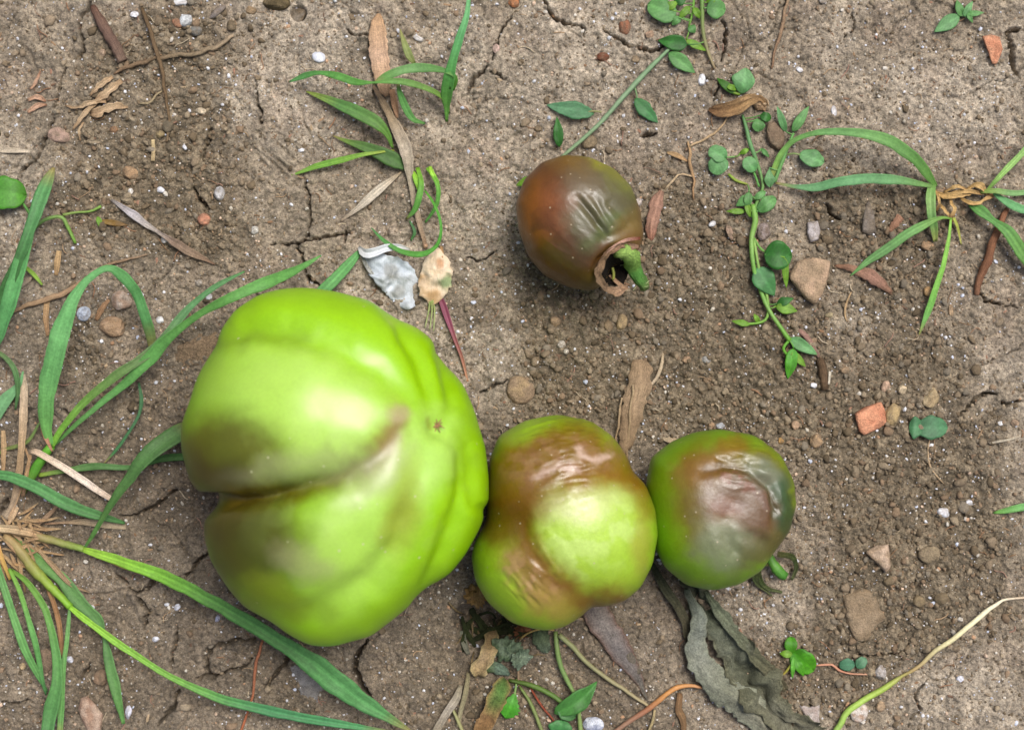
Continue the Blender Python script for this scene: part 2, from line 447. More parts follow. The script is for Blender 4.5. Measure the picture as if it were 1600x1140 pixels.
# hollows pressed under the fruit
ny, nx = GH.shape
CRUST = alb((192, 178, 158)); CRUST2 = alb((164, 150, 130)); LOOSEC = alb((134, 120, 98)); PINK = alb((172, 154, 135)); DK = alb((116, 102, 84))
def soil_colour(x, y, L, ai, bi):
    n1 = sstep(-0.35, 0.35, fbm2(x, y, 150, 3, 81))[..., None]
    n2 = sstep(0.05, 0.5, fbm2(x, y, 60, 3, 82))[..., None]
    c = CRUST * n1 + CRUST2 * (1 - n1)
    c = c * (1 - 0.45 * n2) + PINK * 0.45 * n2
    # the crust is paler at the top of the bed, darker and browner low down on the left
    low_brown = (sstep(420, 800, y + 0.12 * (800 - x) + 60 * fbm2(x, y, 140, 3, 86)) * sstep(1400, 950, x))[..., None]
    c = c * (1 - 0.68 * low_brown) + DK * 0.68 * low_brown
    lc = LOOSEC * (0.72 + 0.5 * ai[..., None]) * (0.78 + 0.42 * bi[..., None])
    Lm = (0.9 * L)[..., None]
    c = c * (1 - Lm) + lc * Lm
    sp = vn2(x / 4.2, y / 4.2, 83)[..., None]
    sq = sstep(-0.5, 0.5, fbm2(x, y, 24, 4, 84, 0.7))[..., None]
    c = c * (0.72 + 0.5 * sp) * (0.76 + 0.44 * sq)
    return c
GC = soil_colour(GX, GY, GL, GAI, GBI)
idx = np.arange(ny * nx).reshape(ny, nx)
GF = np.stack([idx[:-1, :-1], idx[:-1, 1:], idx[1:, 1:], idx[1:, :-1]], -1).reshape(-1, 4)
gr = build('ground', np.stack([GX.ravel(), GY.ravel(), GH.ravel()], 1), GF, M['soil'], col=GC.reshape(-1, 3), origin=(0, 0, 0))
tag(gr, kind='structure')
gr['label'] = 'grey brown cracked garden soil crusted in places and crumbly in others'

# sampling the ground height
_i0 = 52
_sub = GH[_i0:-_i0, _i0:-_i0]
_k = 9
_cs = np.cumsum(np.cumsum(np.pad(_sub, ((_k, _k), (_k, _k)), 'edge'), 0), 1)
_cs = np.pad(_cs, ((1, 0), (1, 0)))
_n = 2 * _k + 1
_sm = (_cs[_n:, _n:] - _cs[:-_n, _n:] - _cs[_n:, :-_n] + _cs[:-_n, :-_n])[:_sub.shape[0], :_sub.shape[1]] / (_n * _n)
def _samp(A, x, y):
    i = np.clip(np.round((np.asarray(y, float) + 60) / STEP).astype(int), 0, A.shape[0] - 1)
    j = np.clip(np.round((np.asarray(x, float) + 60) / STEP).astype(int), 0, A.shape[1] - 1)
    return A[i, j]
def gz(x, y): return _samp(_sm, x, y)
def gz_raw(x, y): return _samp(_sub, x, y)

# ------------------------------------------------------------------ loose crumbs, grit and fibres
rng = np.random.default_rng(7)
def mass(name, n, sub, rfun, dens, colfun, mat, label, flat=(0.55, 0.95), sink=0.35, variants=8, rough=0.36, elong=1.0):
    bv, bf = ico(sub)
    var = []
    for k in range(variants):
        v = bv * (1 + rough * fbm3(bv * 10, 9, 2, 100 + k)[:, None] * 2)
        pl = rng.normal(size=(7, 3)); pl /= np.linalg.norm(pl, axis=1)[:, None]
        for q in pl:
            d = v @ q; v = v - np.maximum(d - 0.68, 0)[:, None] * q * 0.9
        var.append(v)
    xs = np.zeros(0); ys = np.zeros(0)
    while len(xs) < n:
        x = rng.uniform(-50, 1650, n * 3); y = rng.uniform(-50, 1190, n * 3)
        k = rng.random(n * 3) < dens(x, y)
        xs = np.concatenate([xs, x[k]]); ys = np.concatenate([ys, y[k]])
    xs, ys = xs[:n], ys[:n]
    r = rfun(n, xs, ys)
    nv = len(bv)
    V = np.zeros((n, nv, 3)); vi = rng.integers(0, variants, n)
    vs = np.stack(var)[vi]
    sx = r * elong * rng.uniform(0.75, 1.3, n); sy = r * rng.uniform(0.75, 1.15, n); sz = r * rng.uniform(flat[0], flat[1], n)
    a = rng.uniform(0, 2 * math.pi, n); ca, sa = np.cos(a)[:, None], np.sin(a)[:, None]
    tl = rng.normal(0, 0.35, n)[:, None]
    X = vs[:, :, 0] * sx[:, None]; Y = vs[:, :, 1] * sy[:, None]; Z = vs[:, :, 2] * sz[:, None]
    Z, X = Z * np.cos(tl) - X * np.sin(tl), Z * np.sin(tl) + X * np.cos(tl)
    V[:, :, 0] = X * ca - Y * sa + xs[:, None]; V[:, :, 1] = X * sa + Y * ca + ys[:, None]
    V[:, :, 2] = Z + (gz_raw(xs, ys) * 0.5 + gz(xs, ys) * 0.5 + sz * (1 - 2 * sink))[:, None]
    F = (flip(bf)[None] + (np.arange(n) * nv)[:, None, None]).reshape(-1, 3)
    c = np.repeat(colfun(n, xs, ys), nv, 0)
    o = build(name, V.reshape(-1, 3), F, mat, col=c, origin=(0, 0, 0), smooth=(sub > 0))
    return tag(o, label, None, None, 'stuff')

def loose_d(x, y): return 0.05 + 0.95 * loose_mask(x, y)
def crumb_col(n, x, y):
    pal = np.stack([alb((136, 120, 98)), alb((122, 106, 84)), alb((146, 129, 106)), alb((156, 140, 116)), alb((108, 94, 74)), alb((144, 122, 98)), alb((138, 127, 110))])
    c = pal[rng.integers(0, len(pal), n)] * rng.uniform(0.75, 1.15, n)[:, None]
    L = loose_mask(x, y)[:, None]
    return c * L + c * (1 - L) * np.array([1.18, 1.2, 1.24])
mass('soil_crumb', 6500, 1, lambda n, x, y: np.clip(rng.lognormal(1.12, 0.42, n), 2.0, 9), lambda x, y: (loose_mask(x, y) ** 1.4) * (0.35 + 0.65 * vn2(x / 35, y / 35, 6)) + 0.04, crumb_col, M['crumb'], 'small rounded brown crumbs of loose soil lying between the crusted patches', sink=0.38)
mass('soil_granule', 26000, 0, lambda n, x, y: rng.uniform(1.0, 2.9, n), lambda x, y: 0.45 + 0.55 * loose_mask(x, y), crumb_col, M['crumb'], 'fine brown soil granules sprinkled over the bed')
def grit_col(n, x, y):
    pal = np.stack([alb((236, 236, 240)), alb((222, 214, 200)), alb((214, 220, 236)), alb((226, 196, 168)), alb((200, 190, 172)), alb((206, 164, 128))])
    return pal[rng.choice(6, n, p=[.3, .22, .14, .1, .16, .08])] * rng.uniform(0.8, 1.05, n)[:, None]
mass('pale_grit', 10500, 0, lambda n, x, y: np.clip(rng.lognormal(0.30, 0.48, n), 0.8, 4.6), lambda x, y: np.full(x.shape, 1.0) * (0.12 + 0.88 * vn2(x / 60, y / 60, 5) * vn2(x / 17, y / 17, 12) * 1.6).clip(0, 1), grit_col, M['grit'], 'tiny white and cream grit specks scattered all over the soil', sink=0.2)

def chaff_col(n, x, y):
    pal = np.stack([alb((176, 146, 114)), alb((150, 118, 90)), alb((190, 166, 134)), alb((140, 112, 92)), alb((168, 130, 108))])
    return pal[rng.integers(0, 5, n)] * rng.uniform(0.75, 1.05, n)[:, None]
mass('plant_chaff', 900, 0, lambda n, x, y: rng.uniform(1.0, 2.6, n), lambda x, y: 0.3 + 0.7 * vn2(x / 70, y / 70, 15), chaff_col, M['crumb'], 'dusty flat slivers of broken plant litter half buried in the soil', flat=(0.25, 0.5), sink=0.4, elong=3.2)

def tube_geo(path, sides=7, rough=0.0, seed=0, flat=1.0):
    """path rows: x, y, z, radius in working (not picture) coordinates"""
    p = np.asarray(path, float); n = len(p)
    T = np.gradient(p[:, :3], axis=0); T /= np.linalg.norm(T, axis=1)[:, None] + 1e-9
    up = np.array([0, 0, 1.0])
    side = np.cross(T, up); nn = np.linalg.norm(side, axis=1)
    side = np.where((nn > 0.05)[:, None], side / (nn[:, None] + 1e-9), np.array([1, 0, 0.0]))
    nor = np.cross(side, T)
    a = np.linspace(0, 2 * math.pi, sides, endpoint=False)
    r = p[:, 3][:, None]
    if rough:
        rs = np.random.default_rng(seed)
        r = r * (1 + rough * (rs.random((n, sides)) - 0.5) * 2)
    V = p[:, None, :3] + (np.cos(a)[None, :, None] * side[:, None, :]) * r[..., None] + (np.sin(a)[None, :, None] * nor[:, None, :]) * r[..., None] * flat
    i = np.arange(n - 1)[:, None] * sides; j = np.arange(sides)[None]; j2 = (j + 1) % sides
    F = np.stack([i + j, i + j2, i + sides + j2, i + sides + j], -1).reshape(-1, 4)
    V = V.reshape(-1, 3)
    c0, c1 = len(V), len(V) + 1
    V = np.vstack([V, p[0, :3], p[-1, :3]])
    jj = np.arange(sides); k2 = (jj + 1) % sides
    cap0 = np.stack([np.full(sides, c0), k2, jj, jj], 1)
    cap1 = np.stack([np.full(sides, c1), (n - 1) * sides + jj, (n - 1) * sides + k2, (n - 1) * sides + k2], 1)
    uv = np.stack([np.tile(np.abs(np.linspace(-1, 1, sides, endpoint=False)), n), np.repeat(np.linspace(0, 1, n), sides)], 1)
    uv = np.vstack([uv, [[0.5, 0]], [[0.5, 1]]])
    return V, F, cap0, cap1, uv

def fix_path(pts, n, rel=True):
    """picture-space control points (x, y, z above the ground, width) -> working-space path"""
    p = spline(pts, n)
    p[:, 3] = np.maximum(p[:, 3], 0.3)
    z = p[:, 2] + (gz(p[:, 0], p[:, 1]) if rel else 0)
    x, y = persp(p[:, 0], p[:, 1], z)
    return np.stack([x, y, z, p[:, 3] * (1 - z / H)], 1)

def ramp(cols, v):
    cols = [np.asarray(alb(c)) for c in cols]
    if len(cols) == 1:
        return np.tile(cols[0], (len(v), 1))
    xs = np.linspace(0, 1, len(cols))
    return np.stack([np.interp(v, xs, [c[k] for c in cols]) for k in range(3)], 1)

def tube(name, pts, cols, mat, parent=None, sides=7, rough=0.08, wob=0.0, seed=0, rel=True):
    """tube through (x, y, z, diameter)"""
    L = sum(math.hypot(a[0] - b[0], a[1] - b[1]) for a, b in zip(pts, pts[1:]))
    n = int(max(8, min(60, L / 6)))
    p = fix_path(pts, n, rel)
    if wob:
        p[:, 0] += wob * (vn2(np.arange(n) * 0.45, np.zeros(n) + seed, seed) - 0.5) * 2
        p[:, 1] += wob * (vn2(np.arange(n) * 0.45, np.zeros(n) + seed + 5, seed + 3) - 0.5) * 2
    p[:, 3] *= 0.5
    V, F, c0, c1, uv = tube_geo(p, sides, rough, seed)
    Fa = np.vstack([F, c0, c1])
    tri = Fa[:, 2] == Fa[:, 3]
    Ft = np.vstack([np.stack([Fa[~tri][:, 0], Fa[~tri][:, 1], Fa[~tri][:, 2]], 1), np.stack([Fa[~tri][:, 0], Fa[~tri][:, 2], Fa[~tri][:, 3]], 1), Fa[tri][:, :3]])
    return build(name, V, flip(Ft), mat, parent, ramp(cols, uv[:, 1]), uv)

def ribbon(name, pts, cols, mat, parent=None, fold=0.25, thick=0.9, roll=0.0, jag=0.0, crumple=0.0, cscale=18, edgecol=None, seed=0, curl=0.0, nu=7, rel=True):
    """blade or strip through (x, y, z, full width[, roll]); fold lifts the edges, curl bends them, crumple wrinkles"""
    pts = [tuple(q) + (roll,) * (5 - len(q)) for q in pts]
    L = sum(math.hypot(a[0] - b[0], a[1] - b[1]) for a, b in zip(pts, pts[1:]))
    n = int(max(12, min(90, L / 5)))
    ps = spline(pts, n)
    rl = ps[:, 4]
    ps[:, 3] = np.maximum(ps[:, 3], 0.4)
    z = ps[:, 2] + (gz(ps[:, 0], ps[:, 1]) if rel else 0)
    x, y = persp(ps[:, 0], ps[:, 1], z)
    C = np.stack([x, y, z], 1); W = ps[:, 3] * (1 - z / H) * 0.5
    rs = np.random.default_rng(seed)
    T = np.gradient(C, axis=0); T /= np.linalg.norm(T, axis=1)[:, None] + 1e-9
    side = np.stack([-T[:, 1], T[:, 0], np.zeros(n)], 1)
    side /= np.linalg.norm(side, axis=1)[:, None] + 1e-9
    nor = np.cross(T, side); nor *= np.sign(nor[:, 2:3] + 1e-9)
    cr, sr = np.cos(rl)[:, None], np.sin(rl)[:, None]
    side, nor = side * cr + nor * sr, nor * cr - side * sr
    u = np.linspace(-1, 1, nu)
    tt_ = np.linspace(0, L / 26.0, n)
    wob_ = lambda q: 0.22 * (vn2(tt_ + q, tt_ * 0 + seed, q) - 0.5)
    jl = 1 + jag * (rs.random(n) - 0.5) * 2 + wob_(seed + 1); jr = 1 + jag * (rs.random(n) - 0.5) * 2 + wob_(seed + 2)
    wl = np.where(u[None, :] < 0, jl[:, None], jr[:, None]) * W[:, None]
    lift = (fold * np.abs(u)[None, :] + curl * (u ** 2)[None, :]) * W[:, None]
    V = C[:, None, :] + side[:, None, :] * (u[None, :] * wl)[..., None] + nor[:, None, :] * lift[..., None]
    if crumple:
        q = V.reshape(-1, 3)
        d = crumple * fbm3(q + seed * 37.0, cscale, 3, 300 + seed)
        d2 = crumple * 0.6 * fbm3(q + 91.0 + seed, cscale, 2, 340 + seed)
        V = V + (nor[:, None, :] * d.reshape(n, nu, 1)) + side[:, None, :] * d2.reshape(n, nu, 1)
    tk = thick * (1 - 0.7 * np.abs(u) ** 2)[None, :, None] * nor[:, None, :] * np.clip(W / 3, 0.25, 1)[:, None, None]
    top = V + tk * 0.5; bot = V - tk * 0.5
    A = top.reshape(-1, 3); B = bot.reshape(-1, 3); o = len(A)
    i = np.arange(n - 1)[:, None] * nu; j = np.arange(nu - 1)[None]
    q = np.stack([i + j, i + j + 1, i + nu + j + 1, i + nu + j], -1).reshape(-1, 4)
    fs = [q, q[:, ::-1] + o]
    ii = np.arange(n - 1) * nu
    fs.append(np.stack([ii, ii + nu, ii + nu + o, ii + o], 1))
    fs.append(np.stack([ii + nu - 1 + nu, ii + nu - 1, ii + nu - 1 + o, ii + 2 * nu - 1 + o], 1))
    jj = np.arange(nu - 1)
    fs.append(np.stack([jj + 1, jj, jj + o, jj + 1 + o], 1)); e = (n - 1) * nu
    fs.append(np.stack([e + jj, e + jj + 1, e + jj + 1 + o, e + jj + o], 1))
    F = np.vstack(fs)
    uu = np.tile((u + 1) / 2, n); vv = np.repeat(np.linspace(0, 1, n), nu)
    c = ramp(cols, vv)
    if edgecol is not None:
        k = (np.abs(np.tile(u, n)) ** 3)[:, None] * 0.8
        c = c * (1 - k) + alb(edgecol) * k
    else:
        mid = np.exp(-(np.tile(u, n) / 0.18) ** 2)[:, None]
        c = c * (1 + 0.22 * mid)
    if edgecol is None:
        c = c * (1 + 0.16 * (np.sin(np.tile(u, n) * 9 + seed) * (0.4 + 0.6 * vn2(vv * L / 30, vv * 0 + seed, 8))))[:, None]
    uv = np.stack([uu * 2 + seed * 0.37, vv * L / 60.0 + seed], 1)
    return build(name, np.vstack([A, B]), F, mat, parent, np.vstack([c, c]), np.vstack([uv, uv]))

def leaf(name, base, tip, width, cols, parent=None, shape='ovate', fold=0.12, arch=6.0, mat=None, serrate=0.0, seed=0, crumple=0.0, side_bend=0.0, rel=True):
    """leaf from base (x,y,z) to tip (x,y,z)"""
    nvv, nu = 15, 9
    v = np.linspace(0, 1, nvv); u = np.linspace(-1, 1, nu)
    b = np.array(base, float); t = np.array(tip, float)
    Lp = math.hypot(*(t - b)[:2])
    if shape == 'ovate':
        wf = np.sin(math.pi * v ** 0.75) ** 0.85 * 1.0
    elif shape == 'obovate':
        wf = np.sin(math.pi * v ** 1.5) ** 0.8
    elif shape == 'round':
        wf = np.sqrt(np.clip(1 - (2 * v - 1) ** 2, 0, 1))
    elif shape == 'heart':
        wf = np.sqrt(np.clip(1 - (2 * v - 1) ** 2, 0, 1)) * (1.12 - 0.25 * v)
    else:
        wf = np.sin(math.pi * v) ** 0.7
    wf = np.maximum(wf, 0.03)
    wf = wf * (1 + 0.16 * (vn2(v * 5 + seed, v * 0 + seed, seed % 50) - 0.5))
    if serrate:
        wf = wf * (1 - serrate * (np.arange(nvv) % 2))
    cen = b[None] * (1 - v[:, None]) + t[None] * v[:, None]
    d = (t - b)[:2] / (Lp + 1e-6); per = np.array([-d[1], d[0]])
    cen[:, :2] += per[None] * (side_bend * np.sin(math.pi * v))[:, None]
    cen[:, 2] += arch * np.sin(math.pi * v)
    rs = np.random.default_rng(seed + 11)
    asym = np.where(u[None] < 0, 1 + 0.22 * (vn2(v * 3.5 + seed * 2, v * 0 + 7, seed % 40)[:, None] - 0.5), 1.0)
    X = cen[:, None, 0] + per[0] * u[None] * wf[:, None] * asym * width / 2
    Y = cen[:, None, 1] + per[1] * u[None] * wf[:, None] * asym * width / 2
    if shape == 'heart':
        nb = np.exp(-(v / 0.16) ** 2)[:, None] * (np.abs(u) ** 0.8)[None] * Lp * 0.14
        X = X - d[0] * nb; Y = Y - d[1] * nb
    if shape in ('obovate', 'notched', 'round'):
        nb = np.exp(-((1 - v) / 0.14) ** 2)[:, None] * np.exp(-(u / 0.35) ** 2)[None] * Lp * 0.07
        X = X - d[0] * nb; Y = Y - d[1] * nb
    Z = cen[:, None, 2] + fold * np.abs(u)[None] * width / 2 * wf[:, None]
    Z = Z + rs.uniform(-0.18, 0.18) * u[None] * width / 2 * wf[:, None] - 0.12 * width * (np.maximum(v - 0.6, 0) ** 1.2)[:, None] * rs.uniform(0, 2)
    Z = Z + 0.12 * width * (vn2(X / (width * .5) + seed, Y / (width * .5), seed) - .5)
    if crumple:
        Z = Z + crumple * fbm2(X, Y, 14, 3, 400 + seed)
    if rel:
        Z = Z + gz(X, Y).mean() * 0.6 + gz(X, Y) * 0.4
    px, py = persp(X, Y, Z)
    A = np.stack([px, py, Z], -1).reshape(-1, 3)
    B = A.copy(); B[:, 2] -= 0.9
    o = len(A)
    i = np.arange(nvv - 1)[:, None] * nu; j = np.arange(nu - 1)[None]
    q = np.stack([i + j, i + nu + j, i + nu + j + 1, i + j + 1], -1).reshape(-1, 4)
    ring = np.concatenate([np.arange(nu), np.arange(1, nvv) * nu + nu - 1, (nvv - 1) * nu + np.arange(nu - 2, -1, -1), np.arange(nvv - 2, 0, -1) * nu])
    r2 = np.roll(ring, -1)
    F = np.vstack([q, q[:, ::-1] + o, np.stack([ring, r2, r2 + o, ring + o], 1)])
    vv = np.repeat(v, nu); uu = np.tile(u, nvv)
    c = ramp(cols, vv)
    mid = np.exp(-(uu / 0.13) ** 2)[:, None]
    c = c * (1 + 0.25 * mid)
    vein = 0.5 + 0.5 * np.sin((vv * 9 - np.abs(uu) * 2.2) * 2 * math.pi)
    c = c * (0.90 + 0.16 * vein)[:, None] * (0.9 + 0.25 * fbm2(A[:, 0], A[:, 1], 12, 3, 600 + seed % 60))[:, None]
    uv = np.stack([(uu + 1) / 2 * 2 + seed, vv + seed * .3], 1)
    return build(name, np.vstack([A, B]), F, mat or M['leaf'], parent, np.vstack([c, c]), np.vstack([uv, uv]))

def rad_fn(outline, c):
    o = np.asarray(outline, float) - np.asarray(c, float)
    def f(a):
        a = np.asarray(a, float)
        dx, dy = np.cos(a), np.sin(a)
        R = np.zeros(a.shape)
        n = len(o)
        for k in range(n):
            p, q = o[k], o[(k + 1) % n]
            ex, ey = q - p
            den = dx * ey - dy * ex
            den = np.where(np.abs(den) < 1e-9, 1e-9, den)
            t = (p[0] * ey - p[1] * ex) / den
            s = (p[0] * dy - p[1] * dx) / den
            ok = (t > 0) & (s >= -1e-6) & (s <= 1 + 1e-6)
            R = np.where(ok, np.maximum(R, t), R)
        return R
    aa = np.linspace(0, 2 * math.pi, 720, endpoint=False)
    tab = f(aa)
    bad = tab <= 0
    if bad.any():
        tab[bad] = np.interp(aa[bad], aa[~bad], tab[~bad], period=2 * math.pi)
    def g(a, smooth=0):
        T = tab
        if smooth:
            k = np.exp(-(np.arange(-25, 26) / smooth) ** 2); k /= k.sum()
            T = np.convolve(np.concatenate([tab[-25:], tab, tab[:25]]), k, 'valid')
        return np.interp(np.mod(a, 2 * math.pi), aa, T, period=2 * math.pi)
    return g

def patch(name, outline, cols, mat, parent=None, z=4, dome=4, crumple=3, cscale=16, thick=1.5, seed=0, tilt=(0, 0), spots=(), rel=True, cup=0.0, rag=0.12, zfun=None):
    """flat or cupped piece with a traced outline (dead leaf, flake)"""
    o = np.asarray(outline, float); c = o.mean(0)
    g = rad_fn(outline, c)
    na, nr = 56, 12
    a = np.linspace(0, 2 * math.pi, na, endpoint=False)
    R = g(a) * (1 + rag * (vn2(np.arange(na) * 0.7, np.zeros(na) + seed, seed) - .5) + 0.05 * (np.random.default_rng(seed).random(na) - .5))
    rr = np.linspace(0, 1, nr + 1)[1:]
    X = c[0] + rr[:, None] * (R * np.cos(a))[None]; Y = c[1] + rr[:, None] * (R * np.sin(a))[None]
    X = np.concatenate([[c[0]], X.ravel()]); Y = np.concatenate([[c[1]], Y.ravel()])
    rad = np.concatenate([[0], np.repeat(rr, na)])
    Z = z + dome * (1 - rad ** 2) + cup * rad ** 3 + crumple * fbm2(X, Y, cscale, 3, 500 + seed) + tilt[0] * (X - c[0]) + tilt[1] * (Y - c[1])
    if zfun is not None:
        Z = Z + np.array([zfun(a_, b_) for a_, b_ in zip(X, Y)])
    if rel:
        Z = Z + gz(X, Y).mean()
    px, py = persp(X, Y, Z)
    A = np.stack([px, py, Z], 1); B = A.copy(); B[:, 2] -= thick
    n = len(A)
    idx = 1 + np.arange(nr * na).reshape(nr, na)
    k = np.roll(np.arange(na), -1)
    t0 = np.stack([np.zeros(na, int), idx[0], idx[0][k]], 1)
    q1 = np.stack([idx[:-1], idx[1:], idx[1:][:, k]], -1).reshape(-1, 3)
    q2 = np.stack([idx[:-1], idx[1:][:, k], idx[:-1][:, k]], -1).reshape(-1, 3)
    T = np.vstack([t0, q1, q2])
    e = idx[-1]
    s1 = np.stack([e, e + n, e[k] + n], 1); s2 = np.stack([e, e[k] + n, e[k]], 1)
    F = np.vstack([T, T[:, ::-1] + n, s1, s2])
    cc = ramp(cols, np.clip(0.5 + 0.9 * fbm2(X, Y, 22, 3, 520 + seed), 0, 1))
    for sx, sy, sr, sc, sa in spots:
        m = (sa * sstep(1.2, 0.5, np.hypot(X - sx, Y - sy) / sr + 0.35 * fbm2(X, Y, 9, 2, 9)))[:, None]
        cc = cc * (1 - m) + alb(sc) * m
    uv = np.stack([X / 30.0, Y / 60.0], 1)
    return build(name, np.vstack([A, B]), F, mat, parent, np.vstack([cc, cc]), np.vstack([uv, uv]))

ICO3 = ico(3)
def stone(x, y, wd, hg, rot, rgb, label, name='pebble', cat='pebble', group='pebbles scattered over the soil', ht=None, outline=None, seed=None, mat=None, rgb2=None, sink=0.35, planes=9, flat=False):
    seed = int(x * 7 + y * 13) if seed is None else seed
    rs = np.random.default_rng(seed)
    V0, F0 = ICO3
    d = V0
    pn = rs.normal(size=(planes, 3)); pn /= np.linalg.norm(pn, axis=1)[:, None]
    pn = np.vstack([pn, [[0.1, 0.05, 1], [0, 0, -1]]]); pn /= np.linalg.norm(pn, axis=1)[:, None]
    pc = rs.uniform(0.72, 0.95, len(pn)); pc[-2] = 0.62 if flat else 0.8
    dn = d @ pn.T
    k = 14.0
    rr = np.where(dn > 0.05, pc[None] / np.maximum(dn, 0.05), 9)
    rr = np.minimum(rr, 9)
    r = -np.log(np.exp(-k * rr).sum(1) + math.exp(-k * 1.02)) / k
    r *= 1 + 0.05 * fbm3(d * 3 + seed % 97, 1.0, 3, seed % 50)
    v = d * r[:, None]
    ht = ht or 0.55 * min(wd, hg)
    zt = gz(x, y)
    zc = zt + ht * (0.5 - sink)
    if outline is not None:
        c = np.array(outline, float).mean(0); g = rad_fn(outline, c)
        a = np.arctan2(v[:, 1], v[:, 0]); ce = np.hypot(v[:, 0], v[:, 1])
        mx = np.interp(np.mod(a, 2 * math.pi), *_maxr(a, ce), period=2 * math.pi)
        q = np.clip(ce / mx, 0, 1)
        R = g(a, 3) * q ** 0.75
        X = c[0] + R * np.cos(a); Y = c[1] + R * np.sin(a)
    else:
        ca, sa = math.cos(math.radians(rot)), math.sin(math.radians(rot))
        v = v / np.array([np.abs(v[:, 0]).max(), np.abs(v[:, 1]).max(), 1])
        px = v[:, 0] * wd / 2; py = v[:, 1] * hg / 2
        X = x + px * ca - py * sa; Y = y + px * sa + py * ca
    Z = zc + v[:, 2] * ht * 0.5 / 0.8
    X, Y = persp(X, Y, Z)
    n = fbm3(d * 4 + seed % 31, 2.0, 3, seed % 40)
    c1 = alb(rgb); c2 = alb(rgb2) if rgb2 is not None else c1 * 0.45 + alb((132, 116, 94)) * 0.4
    m = sstep(-0.35, 0.45, n)[:, None]
    col = c1 * m + c2 * (1 - m)
    dust = (sstep(0.05, 0.6, fbm3(d * 3 + 7.7 + seed % 13, 1.2, 3, seed % 33)) * 0.55 * (0 if min(rgb) > 215 else 1))[:, None]
    col = col * (1 - dust) + alb((140, 124, 102)) * dust
    o = build(name, np.stack([X, Y, Z], 1), flip(F0), mat or (M['grit'] if min(rgb) > 222 else M['stone']), col=col)
    return tag(o, label, cat, group)
def _maxr(a, ce):
    b = (np.mod(a, 2 * math.pi) / (2 * math.pi) * 48).astype(int) % 48
    mx = np.zeros(48); np.maximum.at(mx, b, ce)
    mx[mx == 0] = mx.max()
    return (np.arange(48) + .5) / 48 * 2 * math.pi, mx

# fine dry rootlets and chaff
def fibres():
    Vs, Fs, Cs, Us = [], [], [], []; off = 0
    rs = np.random.default_rng(5)
    for k in range(420):
        x, y = rs.uniform(-20, 1620), rs.uniform(-20, 1160)
        a = rs.uniform(0, 6.28); L = rs.uniform(8, 34); cv = rs.normal(0, 0.9); n = 9
        t = np.linspace(0, 1, n)
        ang = a + cv * t + 0.5 * np.sin(t * rs.uniform(2, 7))
        px = x + np.cumsum(np.cos(ang)) * L / n; py = y + np.cumsum(np.sin(ang)) * L / n
        pz = gz_raw(px, py) * 0.5 + gz(px, py) * 0.5 + 1.6 + rs.uniform(0, 3) * np.sin(t * 3.14)
        w_ = rs.uniform(0.35, 1.0)
        V, F, c0, c1, uv = tube_geo(np.stack([px, py, pz, np.full(n, w_)], 1), 5, 0.1, k)
        pal = [(190, 160, 125), (170, 130, 100), (214, 196, 166), (150, 118, 88), (178, 140, 120)]
        c = alb(pal[rs.integers(5)])
        Vs.append(V); Fs.append(np.vstack([F, c0, c1]) + off); Cs.append(np.tile(c, (len(V), 1))); Us.append(uv); off += len(V)
    Fa = np.vstack(Fs)
    T = np.vstack([Fa[:, [0, 1, 2]], Fa[:, [0, 2, 3]]])
    T = T[(T[:, 1] != T[:, 2]) & (T[:, 0] != T[:, 2])]
    o = build('dry_rootlet', np.vstack(Vs), flip(T), M['dry'], col=np.vstack(Cs), uv=np.vstack(Us), origin=(0, 0, 0))
    tag(o, 'thin dry rootlets and chaff strewn over the soil', kind='stuff')
fibres()

